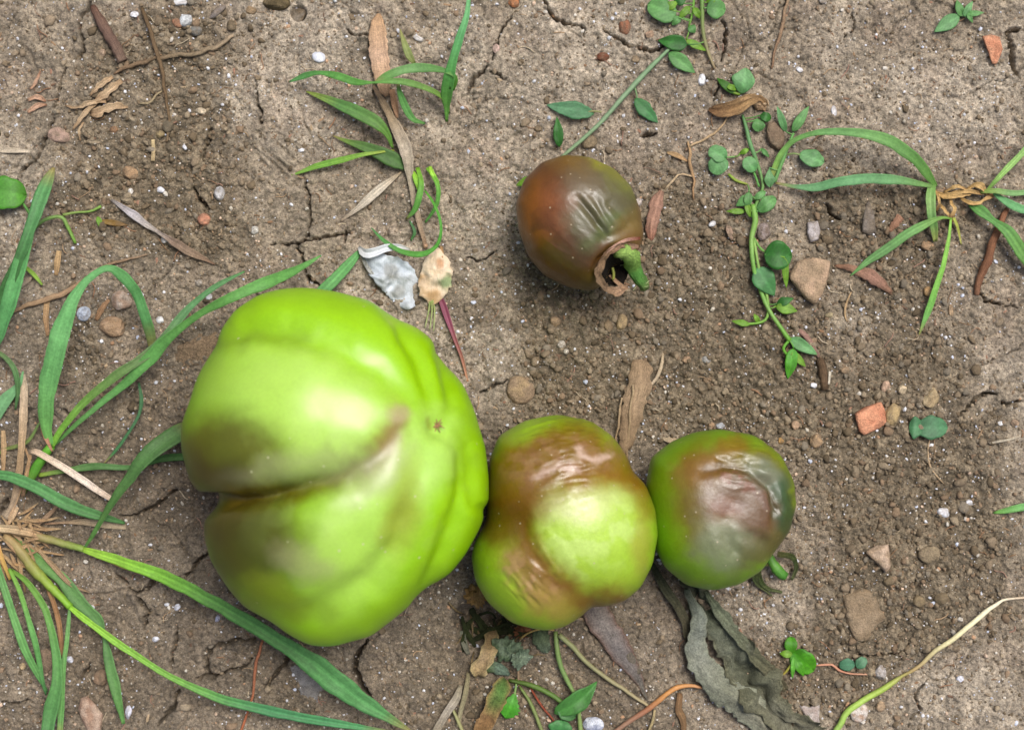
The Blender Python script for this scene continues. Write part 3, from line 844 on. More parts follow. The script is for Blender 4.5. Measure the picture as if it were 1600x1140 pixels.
# ------------------------------------------------------------------ tomatoes
def tomato(name, label, outline, height, grooves, base, paint, mat, sub=6, bumps=(), wrinkles=(), smooth=4, zlift=0, topflat=0.9, pexp=0.86, seed=0):
    o = np.asarray(outline, float); cimg = np.array([(o[:, 0].min() + o[:, 0].max()) / 2, (o[:, 1].min() + o[:, 1].max()) / 2])
    g0 = float(gz(*cimg)) - 12 + zlift
    zm = g0 + height * 0.5
    ox, oy = persp(o[:, 0], o[:, 1], zm)
    c = np.array(persp(cimg[0], cimg[1], zm))
    g = rad_fn(np.stack([ox, oy], 1), c)
    d, F = ico(sub)
    a = np.arctan2(d[:, 1], d[:, 0]); ce = np.clip(np.hypot(d[:, 0], d[:, 1]), 0, 1); se = d[:, 2]
    Rm = g(a, 40); Rs = g(a, smooth)
    wgt = sstep(0.55, 1.0, ce)
    R = Rm * (1 - wgt) + Rs * wgt
    rho = R * ce ** pexp
    X = c[0] + rho * np.cos(a); Y = c[1] + rho * np.sin(a)
    Z = zm + np.sign(se) * np.abs(se) ** topflat * height / 2
    V = np.stack([X, Y, Z], 1)
    N = vnormals(V, F)
    if (N * (V - V.mean(0))).sum() < 0: N = -N
    k = 1 - Z / H
    ix = 800 + (X - 800) / k; iy = 570 + (Y - 570) / k
    disp = np.zeros(len(V))
    jx = ix + 5 * fbm2(ix, iy, 40, 2, seed + 1); jy = iy + 5 * fbm2(ix, iy, 40, 2, seed + 2)
    for pts, dep, wd in grooves:
        dd, t = polydist(jx, jy, pts)
        dv = np.interp(t, np.linspace(0, 1, len(dep)), dep)
        disp -= dv * np.exp(-(dd / wd) ** 2)
    for bx, by, r, am in bumps:
        disp += am * np.exp(-((ix - bx) ** 2 + (iy - by) ** 2) / r ** 2)
    disp += height * 0.006 * fbm2(ix, iy, 70, 2, seed + 3)
    for bx, by, r, am, sc, ang in wrinkles:
        ca, sa = math.cos(ang), math.sin(ang)
        u = (ix * ca + iy * sa) / 4.0; v = -ix * sa + iy * ca
        wn = 1 - np.abs(fbm2(u + 3, v, sc, 3, seed + 5)) * 4
        disp += am * np.clip(wn, -1, 1) * sstep(1.2, 0.5, np.hypot(ix - bx, iy - by) / r) * (se > -0.1)
    V = V + N * disp[:, None]
    # skin pigment, with some sheen and shade painted in
    wx = ix + 20 * fbm2(ix, iy, 60, 4, seed + 7) + 5 * fbm2(ix, iy, 12, 3, seed + 8)
    wy = iy + 20 * fbm2(ix, iy, 60, 4, seed + 9) + 5 * fbm2(ix, iy, 12, 3, seed + 10)
    col = np.tile(alb(base), (len(V), 1))
    tone = fbm2(ix, iy, 90, 3, seed + 11)[:, None]
    col = col * (1 + 0.10 * tone)
    for p in paint:
        if p[0] == 'blob':
            _, cx, cy, rx, ry, rot, rgb, al, soft = p
            ra = math.radians(rot)
            u = ((wx - cx) * math.cos(ra) + (wy - cy) * math.sin(ra)) / rx
            v = (-(wx - cx) * math.sin(ra) + (wy - cy) * math.cos(ra)) / ry
            m = al * sstep(1 + soft, 1 - soft, np.hypot(u, v))
        elif p[0] == 'mottle':
            _, cx, cy, rx, ry, rot, rgb, al, sc, thr = p
            ra = math.radians(rot)
            u = ((wx - cx) * math.cos(ra) + (wy - cy) * math.sin(ra)) / rx
            v = (-(wx - cx) * math.sin(ra) + (wy - cy) * math.cos(ra)) / ry
            m = al * sstep(1.2, 0.6, np.hypot(u, v)) * sstep(thr - 0.12, thr + 0.18, fbm2(ix, iy, sc, 4, seed + 20))
        else:
            _, pts, wd, rgb, al = p
            dd, t = polydist(wx, wy, pts)
            m = al * np.exp(-(dd / wd) ** 2)
        m = m[:, None]
        col = col * (1 - m) + alb(rgb) * m
    org = world([[c[0], c[1], g0]])[0]
    root = bpy.data.objects.new(name, None); COL.objects.link(root); root.empty_display_size = 0.02
    root.location = org; root['_o'] = list(map(float, org))
    tag(root, label, 'tomato', 'unripe tomatoes laid on the soil')
    build('fruit', V, flip(F), mat, root, col)
    def top(px, py):
        """height of the skin seen at a picture position"""
        k2 = 1 - V[:, 2] / H
        qx = 800 + (V[:, 0] - 800) / k2; qy = 570 + (V[:, 1] - 570) / k2
        dd = np.hypot(qx - px, qy - py) + (V[:, 2] < zm) * 1e4
        i = np.argsort(dd)[:4]
        return float(V[i, 2].mean())
    return root, top, g0

BIG = [(470, 450), (520, 455), (580, 470), (630, 495), (670, 525), (700, 560), (725, 600), (742, 640), (757, 690), (765, 745), (763, 790), (750, 825), (732, 860), (705, 895), (672, 920), (640, 943), (612, 968), (580, 992), (530, 1005), (490, 1003), (450, 985), (420, 965), (390, 945), (362, 915), (336, 875), (321, 835), (319, 808), (328, 788), (312, 770), (298, 745), (289, 700), (290, 660), (303, 625), (318, 580), (332, 545), (342, 515), (368, 485), (410, 460), (440, 452)]
GREEN = (152, 206, 0)
big, bigtop, _ = tomato('tomato', 'largest tomato, deeply lobed bright green fruit with a deep cleft on its left side', BIG, 372, [
    ([(300, 786), (345, 787), (400, 783), (470, 768), (540, 742), (590, 708), (618, 672)], [5, 14, 20, 16, 10, 5, 1], 20),
    ([(300, 786), (345, 787), (400, 783), (470, 768), (540, 742), (590, 708)], [5, 11, 15, 10, 4, 0], 58),
    ([(320, 545), (350, 528), (390, 515), (450, 516), (520, 540), (580, 572), (640, 614), (668, 645)], [5, 13, 16, 15, 13, 12, 9, 2], 25),
    ([(312, 784), (345, 786), (400, 782), (470, 767), (530, 746)], [14, 22, 20, 10, 2], 8),
    ([(590, 455), (625, 500), (655, 555), (676, 605), (684, 645)], [4, 11, 14, 12, 4], 17),
    ([(690, 545), (705, 590), (712, 630), (700, 660)], [8, 11, 9, 3], 12),
    ([(700, 672), (722, 700), (727, 745), (716, 800), (694, 860), (655, 935)], [5, 11, 14, 14, 12, 5], 15),
    ([(765, 800), (742, 790), (745, 740), (738, 690), (712, 660)], [5, 8, 9, 7, 3], 11),
    ([(668, 690), (655, 740), (640, 795), (620, 850), (580, 905), (500, 945), (425, 972)], [3, 7, 13, 15, 13, 10, 3], 24),
    ([(600, 690), (575, 715), (540, 742)], [3, 4, 2], 40),
    ([(683, 665), (684, 667)], [13, 13], 17)],
    GREEN, [
    ('blob', 470, 630, 150, 85, 15, (190, 224, 110), 0.55, 0.5),  # pale green skin, with the upper lobe's sheen painted in
    ('blob', 560, 840, 70, 120, 25, (188, 224, 110), 0.5, 0.5),  # sheen of the lower lobe painted over the green
    ('blob', 672, 715, 46, 70, 20, (190, 226, 120), 0.5, 0.5),  # pale sheen beside the scar, painted into the skin
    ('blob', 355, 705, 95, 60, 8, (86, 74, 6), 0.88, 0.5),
    ('blob', 385, 848, 98, 95, 10, (74, 68, 4), 0.9, 0.6),  # brown left lobes, painted darker for their shaded side
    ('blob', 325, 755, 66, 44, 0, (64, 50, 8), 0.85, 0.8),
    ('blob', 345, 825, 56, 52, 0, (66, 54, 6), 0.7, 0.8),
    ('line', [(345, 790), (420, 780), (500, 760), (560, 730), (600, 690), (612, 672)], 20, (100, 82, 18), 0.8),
    ('blob', 603, 684, 22, 44, 25, (150, 116, 50), 0.6, 0.9),
    ('blob', 622, 650, 26, 14, 10, (180, 150, 128), 0.55, 0.6),
    ('blob', 480, 730, 110, 28, -8, (150, 148, 108), 0.55, 0.6),
    ('blob', 590, 745, 60, 24, -35, (168, 172, 120), 0.6, 0.6),
    ('blob', 632, 800, 22, 62, 12, (146, 130, 30), 0.55, 0.9),
    ('blob', 440, 930, 55, 24, 25, (130, 140, 20), 0.5, 0.5),
    ('blob', 470, 875, 50, 24, 20, (162, 152, 118), 0.45, 0.6),
    ('line', [(520, 955), (450, 965), (400, 940)], 18, (110, 130, 10), 0.45),  # olive shading painted along the bottom of the fruit
    ('line', [(320, 545), (390, 515), (470, 520)], 14, (112, 140, 14), 0.45),  # groove painted a darker green as its shade
    ('blob', 683, 666, 9, 9, 0, (150, 170, 60), 0.8, 0.4),
    ('mottle', 560, 720, 200, 220, 0, (186, 216, 110), 0.12, 40, 0.2)],
    M['tomato'], sub=6, bumps=[(440, 630, 120, 9), (470, 860, 110, 9), (610, 500, 60, 4), (735, 790, 40, 3)], seed=10, smooth=5, pexp=0.84, topflat=0.92)

# blossom scar of the largest tomato: a small star of dried flaps
def scar(parent, x, y, zt, r, seed=0):
    Vs, Fs, n0 = [], [], 0
    rs = np.random.default_rng(seed)
    for k in range(11):
        a = k * 0.571 + rs.uniform(-.2, .2); L = r * rs.uniform(0.55, 1.25)
        n = 6; t = np.linspace(0, 1, n)
        p = np.stack([x + np.cos(a) * t * L, y + np.sin(a) * t * L, zt + 0.5 + 3.5 * np.sin(t * 2.3) * rs.uniform(.4, 1), 1.3 * (1 - 0.7 * t)], 1)
        px, py = persp(p[:, 0], p[:, 1], p[:, 2]); p[:, 0], p[:, 1] = px, py
        V, F, c0, c1, uv = tube_geo(p, 5, 0.15, k)
        Fa = np.vstack([F, c0, c1]); T = np.vstack([Fa[:, [0, 1, 2]], Fa[:, [0, 2, 3]]]); T = T[T[:, 1] != T[:, 2]]; T = T[T[:, 0] != T[:, 2]]
        Vs.append(V); Fs.append(T + n0); n0 += len(V)
    build('blossom_scar', np.vstack(Vs), flip(np.vstack(Fs)), M['dry'], parent, alb((168, 128, 92)), None)
scar(big, 683, 664, bigtop(683, 664) - 0.5, 12)

MID = [(872, 650), (920, 658), (958, 682), (982, 712), (990, 735), (1008, 758), (1023, 795), (1026, 835), (1018, 880), (1000, 915), (975, 937), (948, 945), (925, 947), (905, 966), (880, 978), (850, 982), (800, 970), (765, 940), (744, 905), (738, 870), (745, 835), (758, 800), (762, 760), (766, 715), (780, 682), (820, 658)]
mid, midtop, _ = tomato('tomato', 'middle tomato of the bottom row, knobbly green fruit blotched with brown and grey scars', MID, 262, [
    ([(1010, 736), (960, 738), (900, 742), (850, 757), (815, 790), (808, 830)], [0, 5, 6, 5, 4, 3], 30),
    ([(808, 825), (822, 865), (852, 905), (890, 938), (925, 965)], [4, 5, 6, 5, 1], 30),
    ([(742, 820), (775, 815), (810, 815)], [6, 6, 3], 24)],
    (150, 190, 28), [
    ('blob', 860, 735, 135, 68, -6, (122, 78, 8), 0.92, 0.4),
    ('blob', 805, 670, 60, 30, -25, (150, 192, 30), 0.5, 0.5),
    ('line', [(990, 700), (1000, 760), (1015, 800)], 22, (130, 88, 14), 0.8),
    ('line', [(770, 790), (820, 800), (830, 860), (870, 910), (920, 945), (960, 940)], 34, (122, 76, 6), 0.94),
    ('line', [(745, 800), (770, 830), (800, 820)], 30, (96, 54, 8), 0.8),
    ('line', [(900, 745), (960, 745), (1000, 762)], 24, (136, 92, 12), 0.85),
    ('blob', 935, 832, 80, 70, 20, (178, 212, 74), 0.85, 0.5),
    ('blob', 918, 788, 60, 26, -4, (214, 208, 160), 0.4, 0.7),  # cream highlight of the right lobe, painted into the skin
    ('mottle', 930, 840, 80, 70, 0, (204, 226, 140), 0.4, 26, 0.0),
    ('blob', 960, 890, 60, 36, -30, (160, 196, 44), 0.6, 0.5),
    ('mottle', 880, 715, 115, 30, -12, (156, 116, 78), 0.45, 14, 0.10),
    ('mottle', 840, 732, 90, 34, -24, (132, 90, 54), 0.45, 12, 0.12),
    ('line', [(895, 700), (925, 712), (950, 706)], 5, (206, 176, 156), 0.8),
    ('line', [(838, 745), (862, 728), (900, 726)], 5, (198, 168, 152), 0.6),
    ('blob', 835, 912, 66, 22, 50, (150, 110, 60), 0.7, 0.7),
    ('mottle', 832, 908, 64, 26, 50, (176, 134, 96), 0.5, 12, 0.02),
    ('blob', 860, 950, 50, 24, 25, (170, 140, 60), 0.6, 0.6),
    ('blob', 1008, 860, 16, 50, 0, (166, 150, 60), 0.5, 0.6)],
    M['rough_tomato'], sub=6, bumps=[(938, 838, 80, 3), (860, 690, 70, 4), (800, 900, 60, 4)], wrinkles=[(875, 716, 85, 1.4, 20, -0.25), (900, 708, 60, 0.8, 9, -0.1), (832, 905, 46, 1.6, 16, 0.9), (840, 860, 60, 0.8, 20, 1.0)], seed=40, smooth=6)

RGT = [(1125, 670), (1180, 680), (1220, 710), (1240, 750), (1244, 790), (1234, 830), (1212, 858), (1188, 890), (1152, 912), (1110, 920), (1070, 912), (1038, 885), (1022, 850), (1014, 800), (1009, 760), (1018, 716), (1050, 690), (1085, 675)]
rgt, rgttop, rg0 = tomato('tomato', 'rightmost tomato of the bottom row, green fruit with one large sunken grey brown rot patch', RGT, 224, [
    ([(1100, 735), (1130, 722), (1175, 728), (1208, 755), (1220, 795), (1212, 830)], [3, 8, 9, 11, 9, 4], 9),
    ([(1120, 712), (1160, 710), (1200, 728)], [3, 3, 2], 5),
    ([(1165, 790), (1166, 792)], [13, 13], 62),
    ([(1150, 865), (1135, 840), (1128, 815)], [5, 4, 2], 14),
    ([(1190, 850), (1175, 840), (1160, 838)], [5, 4, 1], 10)],
    (118, 168, 8), [
    ('blob', 1150, 780, 104, 100, 0, (118, 88, 20), 0.85, 0.35),
    ('blob', 1148, 690, 24, 18, 0, (140, 96, 20), 0.6, 0.5),
    ('blob', 1160, 795, 70, 70, 0, (100, 70, 46), 0.92, 0.45),
    ('blob', 1100, 735, 44, 26, -30, (128, 84, 20), 0.7, 0.6),
    ('blob', 1205, 740, 40, 20, 35, (112, 122, 100), 0.8, 0.4),
    ('blob', 1228, 795, 20, 60, 0, (40, 74, 36), 0.85, 0.4),
    ('blob', 1132, 805, 20, 26, 0, (136, 84, 58), 0.7, 0.8),
    ('mottle', 1165, 775, 60, 55, 0, (116, 88, 74), 0.5, 22, 0.0),
    ('blob', 1130, 850, 50, 36, 30, (120, 132, 98), 0.75, 0.5),
    ('blob', 1190, 855, 44, 20, -40, (86, 84, 36), 0.7, 0.5),
    ('blob', 1120, 900, 60, 24, 0, (96, 128, 16), 0.5, 0.5),
    ('line', [(1104, 738), (1135, 724), (1175, 730), (1208, 757), (1220, 795)], 5, (84, 62, 24), 0.6),
    ('mottle', 1155, 748, 36, 12, 20, (132, 84, 66), 0.6, 10, 0.0)],
    M['rough_tomato'], sub=6, wrinkles=[(1170, 720, 52, 0.9, 13, 0.12), (1160, 785, 60, 0.35, 26, 0.5), (1222, 790, 30, 0.9, 12, 1.3), (1150, 850, 40, 0.3, 20, 0.6)], seed=70, smooth=8)

UPP = [(880, 243), (920, 247), (958, 264), (984, 290), (1001, 330), (1006, 368), (996, 396), (975, 420), (955, 445), (925, 455), (888, 448), (850, 430), (825, 400), (811, 362), (806, 320), (818, 282), (845, 255)]
upp, upptop, ug0 = tomato('tomato', 'upper tomato lying apart from the row, brown shrivelled fruit with its green stalk still on', UPP, 186, [
    ([(900, 308), (918, 330), (935, 350), (950, 368)], [2, 6, 8, 3], 6),
    ([(928, 308), (942, 330), (955, 352)], [2, 4, 4], 7),
    ([(955, 318), (985, 345)], [3, 3], 7),
    ([(940, 372), (970, 362), (992, 345)], [4, 5, 3], 9),
    ([(960, 425), (961, 426)], [16, 16], 26),
    ([(925, 430), (935, 405), (958, 388)], [3, 6, 3], 7)],
    (100, 60, 12), [
    ('blob', 840, 330, 50, 40, 30, (146, 84, 12), 0.8, 0.6),
    ('blob', 958, 270, 56, 20, 36, (176, 196, 20), 0.95, 0.5),
    ('blob', 925, 262, 70, 22, 18, (136, 104, 18), 0.6, 0.7),
    ('blob', 940, 325, 66, 58, 35, (92, 92, 62), 0.85, 0.4),  # grey green sheen painted over the brown skin
    ('blob', 905, 290, 36, 28, 0, (104, 84, 58), 0.6, 0.6),
    ('blob', 868, 335, 20, 50, -20, (118, 66, 44), 0.5, 0.8),
    ('blob', 895, 395, 46, 42, 20, (74, 58, 34), 0.7, 0.5),
    ('blob', 955, 358, 40, 20, -30, (92, 104, 56), 0.7, 0.5),
    ('blob', 985, 365, 22, 40, 10, (134, 100, 50), 0.6, 0.5),
    ('mottle', 850, 380, 60, 60, 0, (88, 50, 18), 0.7, 34, 0.0),
    ('blob', 940, 440, 40, 20, -20, (88, 74, 22), 0.7, 0.5),
    ('line', [(900, 308), (918, 330), (935, 350), (950, 368)], 4, (70, 66, 42), 0.6)],
    M['rough_tomato'], sub=6, wrinkles=[(945, 330, 64, 0.45, 19, 0.85), (890, 400, 60, 0.4, 26, 0.6)], seed=90, smooth=8)
# calyx and stalk of the upper tomato
def aribbon(name, pts, cols, mat, parent, **k):
    return ribbon(name, pts, cols, mat, parent, rel=False, **k)
def on(pts, lift=0):
    out = []
    for q in pts:
        zz = upptop(min(q[0], 985), min(q[1], 440))
        out.append((q[0], q[1], zz + q[2] + lift) + tuple(q[3:]))
    return out
aribbon('sepal', on([(996, 384, 6, 8), (972, 384, 10, 9), (950, 394, 8, 9), (937, 412, 7, 10), (934, 432, 10, 11), (944, 450, 12, 12), (964, 457, 8, 13), (982, 450, 2, 9)]), [(196, 156, 128), (150, 118, 88), (176, 146, 114), (196, 160, 130)], M['wither'], upp, fold=0.9, crumple=7, cscale=11, roll=0.4, thick=2.0, seed=3, jag=0.22, nu=9)
aribbon('sepal', on([(978, 452, 8, 8), (962, 440, 6, 8), (952, 430, 2, 5)]), [(160, 128, 100), (186, 150, 118)], M['dry'], upp, fold=0.4, crumple=2, roll=-0.4, seed=4)
aribbon('sepal', on([(1000, 372, 8, 5), (976, 376, 9, 5), (955, 388, 8, 4), (940, 402, 6, 3)]), [(120, 62, 40), (206, 166, 146), (190, 150, 130)], M['dry'], upp, fold=0.4, crumple=2, seed=6)
patch('calyx_hollow_shade', [(942, 402), (960, 392), (978, 402), (984, 424), (972, 446), (950, 446), (938, 426)], [(34, 24, 14), (22, 15, 9)], M['wither'], upp, z=2.5, dome=0, zfun=upptop, crumple=3, cscale=10, seed=9, rel=False, thick=2)  # dark sheet standing in for the shade inside the hollow
tube('stalk', on([(962, 398, 4, 14), (974, 392, 12, 24), (986, 400, 15, 28), (989, 416, 14, 25), (996, 430, 8, 21), (1003, 440, 2, 19), (1008, 450, -6, 15)]), [(120, 140, 70), (164, 200, 104), (150, 196, 92), (92, 148, 66), (88, 140, 62), (140, 160, 96)], M['wither'], upp, sides=16, rough=0.13, seed=2, rel=False)
for k in range(26):
    rj = random.Random(k); tq = rj.random(); qx = 972 + 34 * tq + rj.uniform(-11, 11); qy = 396 + 50 * tq + rj.uniform(-6, 6)
    hx, hy = rj.uniform(-7, 7), rj.uniform(-7, 7); zz = upptop(min(qx, 985), min(qy, 440)) + 12 * (1 - tq)
    tube('hair', [(qx, qy, zz + 2, 1.1), (qx + hx * .6, qy + hy * .6, zz + 9, 0.8), (qx + hx, qy + hy, zz + 12, 0.4)], [(196, 210, 150)], M['stem'], upp, sides=4, rel=False)
tube('pistil', on([(958, 437, 8, 4), (959, 428, 10, 5), (957, 418, 8, 4)]), [(160, 160, 70), (190, 196, 100)], M['stem'], upp, sides=6, rel=False)
# calyx of the right tomato, peeping out below its lower right side
zr = rg0 + 40
for sp in [[(1196, 872, zr, 10), (1184, 893, zr - 4, 9), (1194, 915, zr - 12, 7), (1222, 926, zr - 20, 4)], [(1214, 865, zr + 4, 9), (1236, 870, zr, 9), (1244, 888, zr - 6, 7), (1236, 905, zr - 16, 4)], [(1205, 880, zr, 9), (1188, 880, zr + 4, 10), (1178, 905, zr - 6, 7), (1206, 930, zr - 18, 3)]]:
    aribbon('sepal', sp, [(100, 100, 56), (72, 86, 44), (116, 122, 80)], M['wither'], rgt, fold=0.5, crumple=4, seed=int(sp[0][0]))
tube('stalk', [(1200, 868, zr - 2, 14), (1208, 880, zr + 2, 15), (1216, 892, zr + 2, 17), (1226, 900, zr - 2, 15)], [(60, 98, 36), (92, 150, 52), (70, 128, 44)], M['stem'], rgt, sides=10, rough=0.12, rel=False)


# ------------------------------------------------------------------ grass
G1 = [(64, 124, 78), (72, 140, 84), (60, 126, 76)]
GB = [(104, 158, 60), (82, 150, 78), (66, 130, 74)]       # yellower at the foot
GD = [(48, 100, 62), (44, 96, 60), (56, 116, 68)]
GY = [(150, 170, 76), (116, 168, 62), (84, 148, 70)]
def petiole(par, bx, by, bz, cc):
    P = np.vstack(STEMS[par.name]); d = np.hypot(P[:, 0] - bx, P[:, 1] - by); i = int(np.argmin(d))
    if 3 < d[i] < 45:
        q = P[i]
        tube('petiole', [(q[0], q[1], q[2], 2.6), ((q[0] + bx) / 2 + 1.5, (q[1] + by) / 2 + 1, (q[2] + bz) / 2 + 3, 2.4), (bx, by, bz, 2.4)], [(120, 156, 84), cc[0]], M['stem'], par, sides=5)
def blade(par, pts, cols=G1, **k):
    cols = [tuple(min(255, v * 1.10 + a) for v, a in zip(c, (28, 16, 8))) for c in cols]
    rj = random.Random(int(pts[0][0] * 31 + pts[0][1] * 7 + pts[-1][0] * 3))
    q = rj.uniform(0.86, 1.1); yl = rj.uniform(-4, 16)
    cols = [(c[0] * q + yl, c[1] * q + yl * 0.4, c[2] * q - yl * 0.5) for c in cols]
    if rj.random() < 0.5 and len(pts) > 4:
        n_ = max(8, 2 * len(cols)); ee = np.linspace(0, 1, n_); cs = np.array(cols)
        cols = [tuple(np.interp(e_, np.linspace(0, 1, len(cs)), cs[:, i_]) for i_ in range(3)) for e_ in ee]
        cols[-1] = (156, 140, 84)
    pts = [tuple(p_[:3]) + (p_[3] * 0.86,) for p_ in pts]
    k.setdefault('jag', 0.035)
    k.setdefault('fold', 0.22); k.setdefault('seed', int(pts[0][0] * 3 + pts[-1][1]) % 997)
    return ribbon('leaf_blade', pts, cols, M['grass'], par, **k)
STEMS = {}
def stem(par, pts, cols, name='stem', mat='stem', **k):
    STEMS.setdefault(par.name, []).append(spline(pts, 30)[:, :3])
    return tube(name, pts, cols, M[mat], par, **k)

g = thing('grass_clump', 6, 835, 'large grass clump at the left edge with long blades sweeping past the largest tomato', 'grass')
stem(g, [(-8, 826, 6, 15), (20, 828, 9, 15), (60, 838, 12, 13), (96, 848, 16, 12), (131, 858, 20, 11)], [(176, 148, 104), (158, 130, 92), (150, 146, 86), (132, 160, 70)], rough=0.12)
blade(g, [(128, 857, 20, 9), (160, 867, 28, 16), (200, 880, 38, 19), (260, 902, 56, 23), (330, 938, 80, 25), (390, 972, 96, 25), (440, 1003, 96, 28), (490, 1036, 88, 40), (540, 1076, 70, 42), (590, 1110, 52, 24), (645, 1143, 34, 3)], [(120, 176, 66), (96, 168, 60), (56, 124, 68), (52, 122, 72), (58, 132, 84), (56, 128, 82)], fold=0.3)
blade(g, [(150, 866, 18, 4), (190, 884, 20, 7), (220, 893, 20, 4)], [(168, 134, 92), (158, 140, 90)], fold=0.3)
blade(g, [(131, 857, 20, 4), (145, 836, 32, 8), (165, 802, 48, 12), (195, 757, 66, 19), (232, 712, 76, 30), (270, 682, 66, 34), (310, 660, 40, 26)], [(54, 116, 64), (42, 98, 58), (46, 104, 66), (44, 96, 58)], fold=0.28, roll=0.25)
stem(g, [(8, 836, 8, 13), (30, 858, 14, 16), (52, 888, 20, 17), (78, 915, 24, 14), (110, 948, 28, 11)], [(178, 150, 106), (150, 140, 80), (142, 168, 62), (128, 182, 50)], rough=0.1)
blade(g, [(107, 946, 28, 8), (140, 972, 34, 12), (190, 1008, 40, 13), (250, 1047, 44, 12), (300, 1072, 44, 13), (350, 1092, 42, 17), (400, 1104, 38, 19), (460, 1118, 34, 18), (530, 1130, 26, 14), (615, 1143, 16, 4)], [(124, 184, 54), (110, 168, 62), (92, 152, 66), (50, 120, 76), (52, 124, 78), (62, 138, 84)], fold=0.3)
blade(g, [(-6, 880, 20, 12), (8, 922, 32, 14), (22, 965, 36, 15), (40, 1015, 34, 15), (58, 1050, 22, 12), (74, 1080, 8, 4)], G1)
blade(g, [(14, 888, 20, 6), (30, 920, 30, 9), (44, 965, 32, 10), (57, 1010, 30, 11), (66, 1060, 18, 8), (72, 1085, 8, 3)], GB)
blade(g, [(18, 890, 18, 6), (45, 912, 40, 11), (72, 955, 54, 13), (86, 1010, 60, 15), (90, 1060, 62, 20), (80, 1110, 62, 25), (72, 1160, 60, 25)], GB, fold=0.3)
blade(g, [(109, 950, 26, 5), (106, 985, 34, 8), (100, 1040, 42, 9), (97, 1090, 46, 11), (93, 1155, 46, 12)], G1)
blade(g, [(22, 842, 8, 12), (55, 872, 12, 20), (95, 902, 14, 22), (120, 935, 12, 26), (152, 968, 10, 20), (163, 995, 16, 8), (172, 1040, 24, 20), (183, 1085, 26, 18), (193, 1130, 20, 6)], [(60, 112, 66), (52, 108, 70), (46, 102, 66), (52, 112, 66)])
blade(g, [(-12, 740, 26, 16), (20, 745, 36, 20), (60, 762, 44, 21), (100, 785, 44, 22), (145, 802, 32, 19), (195, 817, 12, 5)], [(62, 134, 84), (60, 130, 80), (50, 112, 66)])
blade(g, [(20, 880, 10, 5), (60, 892, 16, 7), (78, 925, 18, 9), (92, 970, 16, 10), (98, 1025, 8, 6)], [(168, 138, 96), (140, 110, 76), (150, 118, 82)], fold=0.5)
blade(g, [(-5, 850, 8, 10), (6, 880, 14, 8), (16, 905, 16, 6)], [(186, 156, 108), (150, 140, 78)])
ribbon('dry_sheath', [(-10, 824, 14, 12), (20, 826, 18, 13), (50, 832, 18, 11), (66, 838, 14, 5)], [(206, 184, 146), (180, 146, 108)], M['dry'], g, fold=0.5, seed=1)
ribbon('dry_sheath', [(60, 858, 12, 6), (85, 885, 16, 9), (110, 912, 14, 6), (140, 925, 8, 2)], [(168, 140, 106), (150, 128, 100)], M['dry'], g, fold=0.4, seed=2)

for k in range(34):
    rj = random.Random(900 + k)
    x0, y0 = rj.uniform(-8, 45), rj.uniform(800, 870); a = rj.uniform(-0.9, 1.4); L_ = rj.uniform(22, 70)
    ribbon('dry_sheath', [(x0, y0, 6, rj.uniform(2, 4)), (x0 + L_ * .5 * math.cos(a), y0 + L_ * .5 * math.sin(a) + rj.uniform(-5, 5), rj.uniform(8, 20), rj.uniform(3, 7)), (x0 + L_ * math.cos(a), y0 + L_ * math.sin(a), rj.uniform(2, 8), 2)], [(186, 158, 118), (166, 134, 98), (196, 170, 132)][:2 + k % 2], M['dry'], g, fold=0.5, jag=0.2, crumple=2, seed=900 + k)

g = thing('grass_shoot', 45, 755, 'grass shoot left of the largest tomato with one broad blade bent over into an arch', 'grass')
stem(g, [(34, 768, 4, 15), (50, 742, 12, 17), (62, 722, 18, 16), (80, 696, 24, 14)], [(120, 140, 62), (88, 150, 48), (108, 176, 52)])
blade(g, [(80, 697, 26, 9), (73, 670, 42, 20), (72, 630, 66, 31), (78, 590, 86, 35), (88, 545, 104, 36), (102, 500, 114, 31), (118, 462, 116, 21), (140, 434, 114, 14), (167, 419, 110, 13), (190, 430, 100, 19), (214, 458, 84, 19), (227, 495, 66, 19), (234, 520, 50, 19), (240, 550, 30, 12)], [(84, 150, 78), (74, 142, 86), (72, 142, 88), (58, 124, 74), (54, 120, 72)], fold=0.1)
blade(g, [(80, 697, 26, 11), (100, 665, 38, 12), (135, 625, 50, 14), (180, 588, 60, 17), (222, 560, 66, 16), (256, 530, 66, 18), (285, 492, 58, 14), (312, 466, 48, 10), (345, 443, 34, 9), (382, 424, 18, 3)], [(116, 188, 62), (92, 144, 66), (96, 136, 88), (74, 140, 88), (70, 134, 80)], fold=0.45)
blade(g, [(84, 696, 24, 5), (120, 662, 36, 8), (160, 628, 46, 11), (200, 595, 56, 17), (238, 555, 70, 25), (270, 522, 90, 16), (310, 492, 110, 13), (350, 470, 120, 17), (395, 450, 116, 21), (440, 432, 92, 20), (475, 415, 50, 10), (502, 399, 24, 3)], [(58, 122, 66), (62, 134, 78), (72, 150, 84), (62, 132, 70), (68, 146, 78), (70, 142, 84)], fold=0.2)
blade(g, [(217, 598, 22, 4), (221, 625, 26, 7), (216, 650, 24, 6), (198, 680, 20, 6), (182, 702, 14, 6), (162, 724, 6, 2)], GD)
blade(g, [(60, 742, 10, 7), (100, 735, 14, 9), (150, 728, 18, 13), (205, 730, 18, 9), (255, 716, 22, 13), (310, 712, 16, 14)], [(110, 150, 60), (70, 126, 76), (58, 118, 68), (44, 108, 50), (40, 100, 44)])
ribbon('dry_sheath', [(82, 705, 30, 3), (70, 680, 34, 7), (62, 655, 30, 2)], [(190, 140, 112), (176, 132, 100)], M['dry'], g, seed=5)
blade(g, [(62, 660, 20, 4), (42, 690, 14, 7), (8, 702, 8, 6), (-10, 715, 4, 3)], [(80, 118, 66), (96, 112, 64)])

